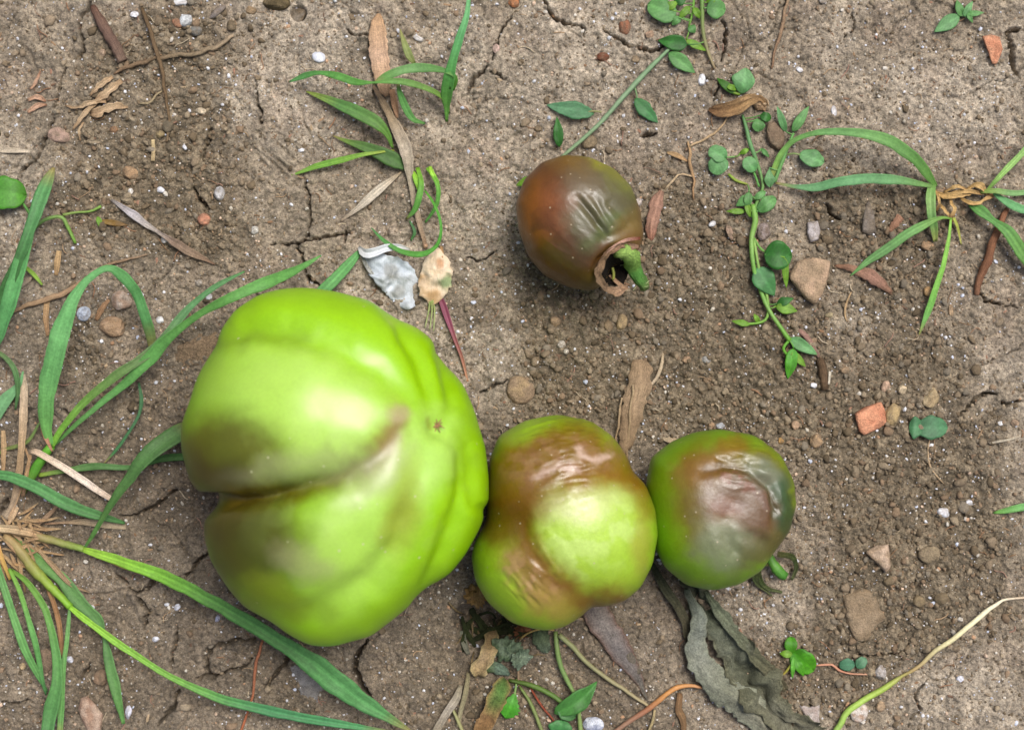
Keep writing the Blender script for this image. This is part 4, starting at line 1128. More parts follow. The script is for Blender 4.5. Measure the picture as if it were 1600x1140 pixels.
g = thing('grass_shoot', -4, 520, 'pair of upright grass blades crossing at the left edge above the arching shoot', 'grass')
blade(g, [(-16, 500, 30, 14), (5, 460, 50, 22), (25, 418, 66, 20), (45, 365, 76, 20), (62, 315, 70, 26), (75, 283, 56, 22), (84, 262, 44, 5)], [(54, 112, 60), (44, 98, 50), (60, 124, 72), (74, 140, 84)], fold=0.3)
blade(g, [(-12, 550, 20, 12), (2, 515, 40, 22), (15, 470, 56, 28), (30, 420, 66, 28), (42, 375, 72, 22), (56, 335, 70, 14), (72, 305, 60, 6)], [(62, 126, 74), (68, 138, 80), (66, 134, 76), (60, 126, 66)], fold=0.3)
g = thing('grass_shoot', -6, 640, 'small dull green blade hanging at the left edge beside the dry straws', 'grass')
blade(g, [(-10, 545, 10, 6), (10, 560, 20, 9), (24, 580, 26, 10), (28, 610, 18, 9), (24, 640, 8, 3)], [(88, 120, 80), (70, 124, 76), (60, 110, 66)])
blade(g, [(-10, 655, 4, 20), (8, 625, 10, 24), (30, 600, 14, 10), (36, 580, 12, 3)], [(84, 140, 100), (76, 134, 92)])

g = thing('grass_seedling', 700, 192, 'upper grass seedling with one blade pointing up to the top edge', 'grass')
blade(g, [(698, 190, 2, 5), (698, 168, 20, 10), (698, 148, 40, 22), (702, 122, 60, 23), (708, 95, 72, 17), (718, 60, 80, 15), (729, 25, 84, 10), (733, -12, 86, 6)], [(80, 140, 60), (60, 128, 62), (64, 134, 82), (80, 148, 96)], fold=0.3)
blade(g, [(701, 178, 6, 4), (698, 160, 26, 7), (682, 145, 46, 9), (652, 133, 60, 11), (620, 127, 66, 12), (585, 129, 66, 4), (555, 128, 62, 13), (528, 119, 56, 14), (500, 114, 48, 8), (478, 118, 36, 12), (452, 128, 18, 3)], [(106, 150, 62), (84, 134, 66), (70, 136, 60), (66, 138, 62), (80, 152, 92)], fold=0.2)
blade(g, [(706, 140, 50, 12), (712, 122, 62, 8), (695, 111, 66, 9), (660, 106, 66, 16), (628, 110, 64, 16), (600, 122, 62, 14), (582, 132, 62, 3)], [(50, 120, 44), (66, 134, 76), (88, 150, 100), (60, 134, 56)], fold=0.2)
blade(g, [(664, 193, 3, 4), (645, 186, 20, 11), (632, 165, 34, 14), (624, 143, 44, 9), (622, 130, 48, 6)], [(70, 132, 72), (72, 138, 80), (54, 118, 60)])
blade(g, [(648, 100, 22, 6), (640, 88, 26, 13), (632, 68, 22, 10), (625, 46, 12, 2)], [(84, 110, 68), (96, 124, 80), (110, 124, 84)])

g = thing('grass_tuft', 650, 262, 'grass tuft beside the long dried stalk with one thin blade curling above the silvery leaf', 'grass')
blade(g, [(614, 232, 10, 4), (605, 210, 22, 12), (588, 192, 30, 22), (560, 176, 26, 24), (535, 165, 20, 20), (505, 153, 14, 12), (478, 143, 6, 2)], [(60, 118, 56), (46, 100, 58), (44, 104, 62), (90, 120, 60)])
blade(g, [(616, 235, 12, 3), (592, 238, 22, 5), (562, 243, 26, 8), (530, 251, 22, 12), (495, 260, 14, 11), (455, 274, 4, 2)], [(112, 140, 60), (86, 148, 62), (72, 142, 56), (88, 146, 70)])
blade(g, [(636, 262, 6, 12), (615, 250, 14, 26), (592, 238, 18, 24), (565, 228, 16, 16), (540, 220, 10, 8), (520, 212, 4, 2)], [(50, 110, 66), (46, 104, 60), (52, 112, 60), (96, 136, 60)])
blade(g, [(652, 262, 10, 8), (658, 285, 22, 9), (655, 308, 24, 12), (648, 328, 18, 10), (634, 343, 8, 3)], [(94, 164, 50), (66, 146, 66), (70, 148, 84)])
blade(g, [(668, 262, 8, 8), (682, 285, 22, 8), (685, 305, 24, 9), (680, 325, 18, 7), (664, 348, 6, 3)], [(98, 170, 48), (62, 136, 54), (66, 134, 70)])
blade(g, [(664, 298, 24, 3), (676, 315, 36, 5), (686, 338, 44, 5), (689, 362, 44, 5), (682, 384, 40, 7), (660, 397, 36, 10), (628, 393, 30, 9), (600, 376, 22, 7), (580, 356, 10, 2)], [(70, 150, 44), (60, 142, 50), (72, 146, 62), (60, 124, 70)])
blade(g, [(645, 268, 8, 6), (650, 280, 18, 10), (655, 298, 14, 5)], [(108, 170, 56), (90, 160, 56)])
blade(g, [(672, 260, 8, 5), (676, 272, 18, 9), (686, 286, 12, 3)], [(120, 176, 60), (90, 156, 56)])
blade(g, [(640, 345, 4, 3), (648, 362, 8, 6), (642, 376, 4, 3)], GD)

g = thing('grass_sprig', 520, 440, 'single straight green blade poking out above the largest tomato beside the silvery leaf', 'grass')
blade(g, [(562, 393, 6, 9), (545, 412, 16, 18), (525, 434, 26, 21), (500, 458, 30, 20), (478, 480, 24, 12)], [(74, 146, 84), (70, 142, 78), (60, 128, 68)])

g = thing('grass_tuft', 1500, 305, 'right hand grass tuft with a tan dried crown and blades spreading in every direction', 'grass')
blade(g, [(1462, 292, 10, 5), (1440, 288, 26, 10), (1400, 281, 40, 17), (1350, 280, 44, 18), (1310, 285, 38, 17), (1275, 293, 28, 15), (1245, 292, 18, 8), (1212, 286, 8, 4)], [(96, 140, 74), (84, 150, 96), (88, 154, 104), (92, 150, 100)], fold=0.18)
blade(g, [(1462, 292, 10, 8), (1446, 268, 30, 18), (1424, 244, 46, 21), (1392, 222, 56, 22), (1352, 210, 60, 17), (1310, 206, 56, 14), (1272, 208, 46, 10), (1242, 219, 34, 9), (1222, 238, 24, 10), (1210, 262, 14, 10), (1204, 285, 6, 6)], [(60, 122, 64), (56, 120, 70), (72, 138, 86), (62, 130, 84), (84, 150, 90), (92, 150, 74)], fold=0.2)
blade(g, [(1456, 288, 12, 14), (1453, 308, 22, 18), (1455, 335, 24, 16), (1459, 358, 16, 15), (1461, 377, 6, 8)], [(96, 152, 80), (112, 160, 96), (72, 132, 72), (140, 160, 90)], fold=0.5)
blade(g, [(1488, 342, 12, 3), (1472, 340, 20, 6), (1450, 348, 28, 13), (1420, 364, 34, 18), (1392, 384, 28, 18), (1360, 405, 16, 13), (1328, 431, 4, 2)], [(96, 150, 64), (84, 150, 86), (88, 150, 96), (80, 144, 84)])
blade(g, [(1486, 340, 12, 4), (1482, 375, 20, 7), (1474, 412, 24, 9), (1462, 448, 20, 11), (1452, 480, 14, 12), (1435, 526, 3, 2)], [(96, 154, 60), (86, 150, 60), (72, 138, 78)])
blade(g, [(1490, 340, 10, 5), (1496, 355, 10, 5), (1502, 382, 4, 2)], [(128, 150, 62), (140, 150, 80)])
blade(g, [(1515, 318, 10, 9), (1532, 330, 20, 20), (1552, 345, 26, 12), (1575, 362, 32, 22), (1595, 392, 30, 26), (1620, 425, 24, 20)], [(50, 116, 60), (52, 118, 66), (60, 120, 66), (50, 112, 56)])
blade(g, [(1532, 300, 12, 6), (1556, 298, 24, 10), (1585, 302, 26, 10), (1625, 298, 20, 8)], [(120, 160, 84), (92, 150, 100), (96, 154, 104)])
blade(g, [(1540, 300, 12, 5), (1560, 278, 28, 9), (1585, 252, 36, 12), (1622, 212, 40, 10)], [(96, 150, 80), (110, 166, 100), (84, 140, 80)])
blade(g, [(1552, 302, 14, 5), (1572, 315, 22, 14), (1592, 325, 20, 16), (1620, 333, 14, 10)], [(76, 146, 90), (88, 158, 106)])
for k, (a, b_, c_, d_) in enumerate([((1455, 300), (1490, 306), (1540, 296), 10), ((1462, 312), (1500, 300), (1552, 304), 8), ((1468, 318), (1478, 330), (1488, 346), 6), ((1484, 308), (1490, 328), (1484, 345), 7), ((1500, 310), (1525, 318), (1560, 300), 7), ((1462, 296), (1468, 316), (1462, 330), 5), ((1510, 296), (1530, 290), (1548, 310), 9), ((1475, 300), (1496, 292), (1515, 300), 6)]):
    ribbon('dry_root', [(a[0], a[1], 5 + k, 3), (b_[0], b_[1], 14 + k, d_), (c_[0], c_[1], 6, 3)], [(180, 142, 84), (206, 172, 116), (160, 120, 76)], M['dry'], g, fold=0.6, crumple=4, cscale=10, jag=0.3, seed=700 + k)

g = thing('grass_sprig', 1590, 794, 'short green blade entering from the right edge low on the right', 'grass')
blade(g, [(1552, 801, 3, 3), (1568, 798, 10, 10), (1590, 793, 16, 13), (1630, 786, 20, 13)], [(90, 150, 70), (84, 156, 96)])

# ------------------------------------------------------------------ broad leaved weeds
LG = [(98, 156, 82), (118, 176, 100)]
LB = [(106, 166, 98), (130, 186, 120)]
LD = [(50, 112, 40), (66, 132, 52)]
LY = [(112, 160, 44), (132, 180, 60)]
g = thing('creeping_weed', 1192, 320, 'long creeping weed with small round leaves trailing down left of the pentagonal stone', 'weed')
stem(g, [(1160, 180, 4, 4), (1166, 200, 10, 6), (1172, 225, 14, 7), (1182, 252, 12, 6), (1192, 290, 8, 5), (1184, 312, 8, 6), (1176, 340, 10, 9)], [(96, 140, 84), (100, 148, 90), (110, 150, 80), (96, 150, 60)])
stem(g, [(1176, 320, 8, 9), (1180, 345, 12, 10), (1174, 375, 14, 8), (1178, 420, 16, 7), (1190, 458, 14, 7), (1202, 485, 12, 7), (1222, 515, 12, 7), (1234, 532, 12, 8)], [(120, 170, 72), (136, 176, 90), (110, 168, 70), (128, 170, 84), (104, 160, 52)])
stem(g, [(1178, 375, 12, 5), (1186, 420, 14, 5), (1198, 462, 12, 5), (1200, 490, 10, 5), (1192, 502, 8, 5), (1170, 506, 6, 4), (1152, 504, 6, 4)], [(140, 176, 90), (128, 166, 80), (120, 174, 60)])
stem(g, [(1178, 372, 12, 4), (1188, 388, 14, 4), (1197, 394, 16, 4)], [(110, 160, 70)])
stem(g, [(1210, 285, 6, 6), (1222, 252, 12, 7), (1234, 222, 16, 5), (1240, 208, 16, 4)], [(110, 160, 90), (100, 156, 80)])
stem(g, [(1228, 242, 10, 3), (1240, 240, 14, 3), (1250, 242, 14, 3)], [(130, 150, 90)])
stem(g, [(1148, 245, 6, 3), (1134, 246, 8, 3), (1128, 246, 8, 3)], [(120, 160, 90)])
stem(g, [(1168, 288, 4, 3), (1150, 282, 5, 5), (1138, 272, 5, 4)], [(150, 160, 70), (128, 160, 50)])
stem(g, [(1176, 265, 6, 4), (1182, 280, 8, 4), (1186, 292, 8, 4)], [(90, 150, 66)])
stem(g, [(1234, 530, 12, 5), (1224, 545, 10, 5), (1236, 560, 8, 4)], [(104, 168, 50)])
for bx, by, tx, ty, wd, sh, cc, bz, tz in [
    (1184, 186, 1186, 206, 20, 'round', LG, 12, 10), (1188, 180, 1205, 186, 14, 'round', LD, 12, 10), (1228, 206, 1214, 166, 13, 'ovate', LB, 10, 16), (1238, 206, 1264, 166, 15, 'ovate', LG, 12, 14),
    (1249, 240, 1288, 254, 25, 'round', LB, 12, 10), (1132, 246, 1108, 232, 27, 'heart', LB, 12, 12), (1128, 248, 1114, 272, 33, 'heart', LB, 12, 10), (1180, 268, 1164, 246, 23, 'round', LB, 12, 14),
    (1202, 262, 1203, 293, 17, 'obovate', LB, 14, 10), (1173, 306, 1150, 322, 16, 'ovate', LG, 10, 8), (1165, 330, 1134, 330, 9, 'ovate', LY, 8, 8), (1184, 330, 1212, 308, 22, 'round', LG, 12, 10),
    (1170, 300, 1168, 326, 14, 'ovate', LG, 12, 10), (1194, 398, 1238, 400, 44, 'round', LD, 20, 22), (1226, 402, 1229, 450, 12, 'ovate', LY, 24, 12), (1183, 418, 1210, 462, 36, 'ovate', [(90, 152, 92), (84, 146, 80)], 14, 14),
    (1212, 478, 1246, 486, 17, 'ovate', LY, 12, 10), (1214, 474, 1240, 466, 14, 'ovate', LD, 12, 12), (1234, 528, 1277, 554, 20, 'ovate', LB, 12, 10), (1240, 544, 1231, 592, 20, 'ovate', [(84, 168, 34), (96, 178, 50)], 12, 6), (1238, 550, 1259, 573, 12, 'ovate', LY, 12, 8),
    (1172, 507, 1143, 501, 10, 'ovate', LY, 8, 8), (1186, 504, 1178, 490, 9, 'ovate', LY, 8, 10), (1156, 240, 1172, 232, 9, 'ovate', LY, 6, 8), (1190, 232, 1202, 246, 8, 'ovate', LG, 8, 6), (1196, 300, 1176, 312, 12, 'ovate', LG, 12, 10), (1166, 316, 1172, 340, 10, 'ovate', LY, 10, 10)]:
    leaf('leaf', (bx, by, bz), (tx, ty, tz), wd, cc, g, sh, seed=bx % 89, arch=4)
    petiole(g, bx, by, bz, cc)

g = thing('broadleaf_weed', 1095, 20, 'leafy weed hanging into the picture at the top right of centre', 'weed')
stem(g, [(1096, -20, 14, 7), (1097, 10, 12, 7), (1098, 45, 10, 6), (1104, 75, 8, 6), (1117, 108, 4, 4)], [(96, 150, 60), (130, 140, 84), (150, 130, 100)])
stem(g, [(1085, -12, 14, 4), (1082, 20, 12, 4), (1076, 42, 8, 3)], [(110, 160, 60)])
for bx, by, tx, ty, wd, sh, cc, bz, tz in [(1056, 26, 1012, 6, 38, 'round', LG, 14, 10), (1074, 70, 1028, 63, 26, 'ovate', LD, 14, 8), (1045, 82, 1086, 114, 24, 'ovate', LG, 10, 8), (1072, 62, 1104, 80, 12, 'ovate', LY, 12, 8), (1104, 12, 1134, 16, 30, 'round', LG, 14, 10), (1054, 4, 1074, -8, 20, 'ovate', LD, 14, 12), (1062, 26, 1050, 40, 14, 'ovate', LG, 12, 8), (1078, 10, 1060, 30, 12, 'ovate', LY, 14, 12), (1084, 12, 1095, 30, 12, 'ovate', LY, 14, 10), (1078, 40, 1086, 52, 14, 'ovate', LG, 10, 8), (1105, 4, 1120, -12, 16, 'ovate', LY, 12, 14), (1040, 14, 1060, 2, 14, 'ovate', LY, 14, 14)]:
    leaf('leaf', (bx, by, bz), (tx, ty, tz), wd, cc, g, sh, seed=bx % 83, arch=4)
    petiole(g, bx, by, bz, cc)
g = thing('weed_seedling', 1150, 140, 'seedling with one upright notched leaf just above the curled tan dead leaf', 'weed')
leaf('leaf', (1158, 147, 8), (1166, 106, 14), 33, LB, g, 'notched', seed=3, arch=5)
leaf('leaf', (1150, 146, 6), (1120, 122, 8), 14, [(60, 112, 20), (70, 130, 30)], g, 'ovate', seed=4)
leaf('leaf', (1152, 140, 8), (1132, 132, 10), 10, LY, g, 'ovate', seed=5)
stem(g, [(1128, 128, 5, 5), (1140, 142, 6, 6), (1156, 148, 6, 4)], [(100, 130, 30), (110, 140, 40)])

g = thing('trailing_stalk', 930, 200, 'straight pale green stalk slanting down from the top weed to behind the upper tomato', 'weed')
stem(g, [(1046, 76, 12, 5), (1010, 112, 16, 8), (975, 150, 18, 8), (935, 195, 18, 7), (890, 235, 16, 6), (855, 264, 12, 5), (830, 282, 10, 4), (812, 292, 8, 4)], [(122, 156, 112), (132, 160, 122), (130, 158, 116), (150, 160, 124)])
stem(g, [(990, 132, 14, 3), (994, 145, 12, 3), (996, 158, 10, 3)], [(120, 150, 100)])
stem(g, [(940, 175, 14, 3), (925, 174, 12, 3), (915, 176, 10, 3)], [(150, 150, 100)])
for bx, by, tx, ty, wd, sh, cc, bz, tz in [(928, 178, 854, 164, 28, 'ovate', [(84, 142, 92), (100, 156, 110)], 12, 8), (874, 230, 870, 182, 17, 'ovate', LD, 8, 12), (992, 154, 1028, 192, 24, 'ovate', [(60, 128, 60), (92, 154, 96)], 12, 6), (832, 278, 806, 290, 13, 'ovate', LY, 14, 12)]:
    leaf('leaf', (bx, by, bz), (tx, ty, tz), wd, cc, g, sh, seed=bx % 83, arch=3, serrate=0.06)

g = thing('weed_seedling', 1450, 668, 'seedling with two heart shaped blue green leaves to the right of the orange brick chip', 'weed')
leaf('leaf', (1439, 668, 8), (1420, 667, 8), 34, [(84, 140, 92), (92, 150, 100)], g, 'heart', seed=1, arch=3)
leaf('leaf', (1437, 668, 8), (1481, 668, 8), 36, [(76, 128, 84), (100, 158, 110)], g, 'heart', seed=2, arch=4)
stem(g, [(1453, 684, 2, 3), (1450, 705, 2, 3), (1454, 730, 2, 3), (1474, 755, 1, 2)], [(206, 178, 144), (190, 164, 128)], 'root', 'dry')
stem(g, [(1459, 684, 2, 2), (1461, 705, 2, 2), (1459, 722, 1, 1.5)], [(170, 146, 116)], 'root', 'dry')
g = thing('weed_seedling', 1502, 28, 'seedling at the top right corner area with a long leaf pointing down left', 'weed')
for bx, by, tx, ty, wd, cc in [(1499, 25, 1460, 50, 24, LB), (1503, 26, 1495, 0, 14, LG), (1506, 26, 1520, 2, 12, LB), (1510, 22, 1538, 20, 9, LG), (1512, 20, 1520, 36, 8, LG)]:
    leaf('leaf', (bx, by, 8), (tx, ty, 8), wd, cc, g, 'ovate', seed=bx % 61, arch=3)
stem(g, [(1495, 27, 4, 3), (1505, 24, 7, 4), (1514, 30, 4, 3)], [(120, 150, 100)])
g = thing('weed_seedling', 1240, 1028, 'vivid green lobed seedling below the rightmost tomato', 'weed')
for bx, by, tx, ty, wd, sh, cc in [(1238, 1018, 1272, 1048, 36, 'round', [(70, 150, 20), (96, 176, 36)]), (1236, 1020, 1236, 994, 20, 'round', [(76, 150, 20), (84, 160, 30)]), (1238, 1022, 1218, 1020, 13, 'ovate', LY), (1240, 1026, 1238, 1060, 8, 'ovate', [(104, 180, 60), (96, 170, 50)]), (1244, 1030, 1256, 1056, 14, 'ovate', [(80, 160, 24), (96, 176, 36)])]:
    leaf('leaf', (bx, by, 10), (tx, ty, 8), wd, cc, g, sh, seed=bx % 61 + ty % 7, arch=4)
stem(g, [(1212, 1060, 2, 4), (1225, 1052, 5, 4), (1236, 1038, 8, 4)], [(176, 140, 70), (150, 160, 60)])
g = thing('runner', 1320, 1042, 'thin pink runner carrying a pair of round blue green leaflets near the bottom right', 'weed')
stem(g, [(1274, 1039, 4, 3), (1300, 1038, 5, 4), (1310, 1046, 5, 4), (1330, 1052, 5, 3), (1368, 1053, 3, 3)], [(206, 150, 120), (200, 140, 110), (190, 150, 120)])
leaf('leaf', (1311, 1039, 7), (1336, 1037, 8), 19, [(84, 138, 100), (92, 146, 112)], g, 'round', seed=1, arch=3)
leaf('leaf', (1339, 1043, 7), (1353, 1027, 8), 17, [(92, 146, 106), (108, 158, 118)], g, 'round', seed=2, arch=3)
g = thing('broadleaf_weed', -6, 300, 'round bright green leaf poking in at the upper left edge', 'weed')
leaf('leaf', (-24, 298, 22), (42, 306, 18), 50, [(84, 160, 50), (96, 164, 56)], g, 'round', seed=2, arch=5)
stem(g, [(36, 318, 16, 4), (44, 330, 14, 5), (52, 346, 6, 4)], [(86, 140, 60)])
g = thing('weed_seedling', 70, 350, 'spindly yellow green seedling between the crossing grass blades and the pale grey pod', 'weed')
stem(g, [(44, 372, 4, 5), (60, 350, 14, 6), (80, 340, 18, 6), (97, 340, 18, 6), (106, 355, 12, 6), (118, 380, 4, 5)], [(96, 150, 70), (126, 156, 84), (116, 160, 60)])
stem(g, [(98, 336, 16, 5), (118, 332, 10, 4), (142, 330, 7, 4), (158, 322, 6, 5)], [(130, 150, 76), (122, 160, 70)])
leaf('leaf', (152, 338, 5), (160, 358, 4), 10, LY, g, 'ovate', seed=4, arch=2)
leaf('leaf', (158, 345, 5), (200, 352, 4), 10, [(150, 120, 56), (136, 100, 50)], g, 'ovate', seed=5, arch=2)
g = thing('grass_seedling', 55, 430, 'tiny green shoot curving beside the straw at the left edge', 'grass')
blade(g, [(36, 414, 4, 5), (52, 428, 10, 8), (66, 445, 6, 4)], [(96, 144, 60), (88, 132, 56)])

# weeds at the bottom middle
g = thing('broadleaf_weed', 850, 1080, 'weed with a folded green leaf and trailing stems at the bottom beneath the middle tomato', 'weed')
stem(g, [(795, 1062, 8, 5), (830, 1070, 12, 8), (860, 1084, 14, 8), (880, 1098, 14, 7)], [(70, 90, 26), (96, 124, 50), (84, 116, 48)])
stem(g, [(868, 986, 10, 7), (870, 1010, 14, 8), (876, 1040, 14, 8), (890, 1070, 14, 7), (902, 1095, 12, 6), (908, 1150, 8, 8)], [(120, 140, 76), (116, 144, 80), (130, 156, 90), (128, 150, 80)])
stem(g, [(812, 1072, 8, 4), (830, 1100, 10, 6), (850, 1150, 8, 6)], [(110, 130, 60), (130, 140, 84)])
leaf('leaf', (866, 1114, 12), (933, 1064, 18), 32, [(88, 152, 70), (80, 146, 64)], g, 'ovate', seed=1, arch=5, fold=0.35, side_bend=8)
leaf('leaf', (872, 1105, 12), (900, 1120, 6), 26, [(96, 152, 90), (88, 140, 80)], g, 'round', seed=2, arch=5)
leaf('leaf', (874, 1150, 8), (878, 1124, 10), 34, [(76, 146, 76), (84, 150, 84)], g, 'round', seed=3, arch=5)
g = thing('weed_seedling', 800, 1095, 'bright green toothed leaflet at the bottom beneath the withered leaves', 'weed')
leaf('leaf', (806, 1080, 10), (790, 1122, 10), 36, [(88, 164, 52), (92, 186, 50)], g, 'obovate', seed=5, arch=4, serrate=0.22, fold=0.3)
stem(g, [(808, 1060, 6, 4), (806, 1072, 8, 4), (804, 1086, 10, 4)], [(120, 150, 80)])

# ------------------------------------------------------------------ dead leaves, straws, twigs and roots
def lone(o, label, cat, group=None):
    return tag(o, label, cat, group)
D = M['dry']; W_ = M['wither']
t = thing('dead_leaf', 610, 430, 'silvery white dead leaf curled just above the largest tomato', 'dead leaf', 'dead leaves on the soil')
patch('leaf_blade', [(566, 398), (590, 396), (612, 398), (634, 408), (650, 424), (658, 450), (652, 474), (640, 486), (618, 476), (596, 452), (578, 430), (568, 412)], [(190, 200, 208), (222, 230, 238), (164, 170, 168)], M['paper'], t, z=8, dome=8, crumple=17, cscale=22, rag=0.12, seed=1, spots=[(612, 425, 14, (110, 104, 80), 0.55), (622, 458, 13, (120, 114, 92), 0.6), (646, 402, 10, (150, 126, 80), 0.6)])
ribbon('leaf_fold', [(560, 386, 8, 4), (570, 396, 20, 14), (586, 394, 24, 15), (604, 388, 24, 12), (622, 386, 18, 8), (640, 390, 12, 3)], [(180, 180, 172), (224, 228, 232), (214, 218, 222), (186, 186, 176)], M['paper'], t, fold=0.7, crumple=3, cscale=16, seed=2, nu=9)
ribbon('leaf_fold', [(562, 388, 10, 3), (572, 412, 14, 6), (588, 438, 12, 5), (604, 458, 8, 3)], [(170, 168, 150), (206, 206, 200), (150, 140, 110)], W_, t, fold=0.6, crumple=2, seed=3)
t = thing('dead_leaf', 680, 430, 'small tan papery leaf with a green right edge above the purple stalk', 'dead leaf', 'dead leaves on the soil')
patch('leaf_blade', [(685, 386), (699, 402), (707, 422), (705, 448), (694, 466), (672, 476), (654, 462), (655, 430), (662, 408), (673, 394)], [(232, 206, 170), (246, 226, 198), (206, 168, 122)], M['paper'], t, z=14, dome=10, crumple=9, cscale=14, rag=0.15, seed=2, spots=[(700, 440, 14, (120, 156, 100), 0.8), (688, 412, 9, (176, 116, 60), 0.7), (668, 440, 14, (232, 210, 180), 0.6)])
for k, dx in enumerate((0, 5, 9)):
    tube('fibre', [(672 + dx * 0.4, 466, 10, 4), (670 + dx, 485, 6, 3), (664 + dx * 1.5, 512 + k * 3, 2, 2)], [(150, 164, 90), (176, 186, 130)], M['stem'], t, sides=5)
tube('leaf_stalk', [(689, 386, 4, 6), (691, 400, 12, 5), (690, 415, 16, 4)], [(190, 150, 104)], D, t, sides=6)
lone(ribbon('purple_grass', [(686, 462, 5, 7), (694, 480, 8, 10), (702, 505, 8, 9), (711, 530, 7, 6), (722, 560, 5, 5), (731, 596, 2, 3)], [(120, 56, 74), (132, 62, 84), (140, 84, 70), (190, 140, 104)], M['stem'], fold=0.5, seed=3), 'purple red stalk running down from the tan papery leaf along the largest tomato', 'stalk')
t = thing('dried_stalk', 640, 250, 'long dried grass stalk with a torn pale pink head running down to the silvery leaf', 'dried stalk')
ribbon('stalk_head', [(592, 22, 5, 6), (590, 40, 10, 24), (592, 70, 12, 29), (594, 100, 12, 28), (598, 128, 11, 22), (606, 150, 9, 10)], [(186, 150, 112), (204, 168, 134), (206, 172, 144), (196, 162, 130), (150, 120, 92)], D, t, fold=0.12, jag=0.12, crumple=2.5, cscale=14, seed=4, thick=2.2)
ribbon('stalk_blade', [(584, 134, 9, 5), (598, 160, 12, 10), (612, 185, 14, 14), (628, 218, 15, 19), (638, 250, 14, 17), (641, 280, 10, 10), (648, 320, 9, 9), (656, 350, 8, 9), (665, 388, 4, 5)], [(116, 96, 76), (156, 136, 108), (186, 172, 152), (168, 156, 134), (176, 156, 132), (150, 122, 96)], D, t, fold=0.35, jag=0.08, crumple=2, seed=5, thick=2)
ribbon('stalk_blade', [(612, 140, 9, 8), (617, 165, 10, 10), (621, 185, 9, 3)], [(170, 130, 98), (180, 142, 110)], D, t, fold=0.3, seed=6)
lone(ribbon('dried_grass', [(627, 269, 6, 2), (608, 284, 9, 9), (590, 298, 11, 14), (572, 314, 9, 13), (556, 328, 6, 8), (532, 346, 2, 2)], [(170, 150, 120), (212, 200, 180), (196, 184, 166), (150, 132, 110)], D, fold=0.3, seed=8), 'short whitish dried blade slanting down left from the long dried stalk', 'dried grass')
lone(tube('twig', [(145, 10, 5, 10), (158, 34, 9, 16), (170, 55, 10, 17), (182, 76, 10, 17), (192, 96, 6, 16)], [(104, 76, 62), (124, 98, 84), (116, 92, 80), (128, 106, 90)], D, sides=10, rough=0.14, seed=3), 'thick smooth brown twig near the top left corner', 'twig')
lone(tube('twig', [(222, 12, 5, 5), (231, 38, 9, 7), (241, 68, 11, 7), (252, 104, 11, 6), (258, 145, 9, 5), (264, 185, 7, 4), (261, 222, 3, 3)], [(104, 84, 60), (126, 104, 78), (118, 96, 70), (142, 120, 92)], D, sides=7, rough=0.16, wob=1.2, seed=4), 'long thin dark twig running down beside the thick brown one', 'twig')
lone(tube('root', [(180, 118, 4, 4), (192, 106, 6, 6), (220, 100, 7, 7), (242, 90, 7, 5), (275, 88, 7, 7), (310, 84, 7, 7), (340, 72, 8, 8), (366, 56, 6, 5)], [(150, 122, 94), (130, 110, 86), (150, 132, 106), (170, 150, 124)], D, sides=7, rough=0.2, wob=2.5, seed=5), 'knotty dried root lying across the thin dark twig', 'root')
lone(tube('root', [(218, 162, 4, 3), (234, 160, 6, 4), (243, 148, 5, 3), (254, 142, 3, 3)], [(176, 158, 124)], D, sides=6, wob=1, seed=6), 'short pale root crossing the lower half of the thin dark twig', 'root')
t = thing('dried_plant', 155, 160, 'frayed scrap of dried plant fibres below the thick brown twig', 'dried plant')
for k, q in enumerate([[(190, 126, 4, 10), (172, 142, 8, 14), (150, 158, 7, 9)], [(176, 120, 5, 5), (158, 132, 9, 9), (140, 150, 6, 4)], [(166, 158, 5, 9), (142, 160, 10, 8), (118, 168, 5, 4), (102, 165, 3, 3)], [(150, 160, 6, 7), (135, 175, 8, 8), (122, 192, 5, 6), (114, 204, 3, 2)], [(200, 168, 4, 3), (178, 165, 8, 12), (155, 175, 8, 14), (142, 178, 4, 6)], [(132, 192, 4, 3), (124, 205, 6, 4), (126, 220, 3, 2)]]):
    ribbon('fibre', q, [(176, 146, 112), (198, 172, 138), (160, 130, 98)], D, t, fold=0.5, jag=0.35, crumple=3, cscale=10, seed=20 + k)
t = thing('dried_plant', 60, 160, 'small curled pinkish scrap of dead leaf left of the frayed fibres', 'dried plant')
for k, q in enumerate([[(44, 156, 3, 5), (58, 152, 7, 8), (72, 158, 3, 3)], [(44, 176, 3, 4), (58, 166, 7, 8), (73, 164, 4, 3)], [(48, 140, 2, 3), (58, 125, 6, 5), (64, 112, 3, 2)]]):
    ribbon('scrap', q, [(190, 150, 120), (206, 168, 140), (150, 110, 84)], D, t, fold=0.5, crumple=2.5, cscale=8, seed=40 + k)
lone(ribbon('seed_pod', [(174, 312, 4, 3), (192, 324, 9, 8), (210, 336, 11, 13), (228, 350, 9, 9), (250, 364, 7, 6), (272, 378, 9, 12), (295, 392, 9, 12), (318, 404, 6, 7), (336, 413, 3, 2)], [(150, 140, 130), (190, 184, 186), (176, 166, 156), (132, 112, 96), (150, 128, 106), (126, 100, 80)], D, fold=0.35, crumple=2, seed=9), 'slender grey dried pod slanting above the bent grass arch', 'pod')
lone(ribbon('straw', [(239, 218, 4, 6), (240, 235, 5, 6), (239, 252, 4, 6)], [(206, 184, 140), (190, 166, 126)], D, seed=10), 'short blunt pale straw near the thin dark twig', 'straw', 'straws on the soil')
lone(ribbon('straw', [(-10, 236, 4, 6), (20, 235, 6, 8), (55, 238, 3, 3)], [(196, 180, 156), (206, 192, 170)], D, seed=11), 'whitish straw lying level at the upper left edge', 'straw', 'straws on the soil')
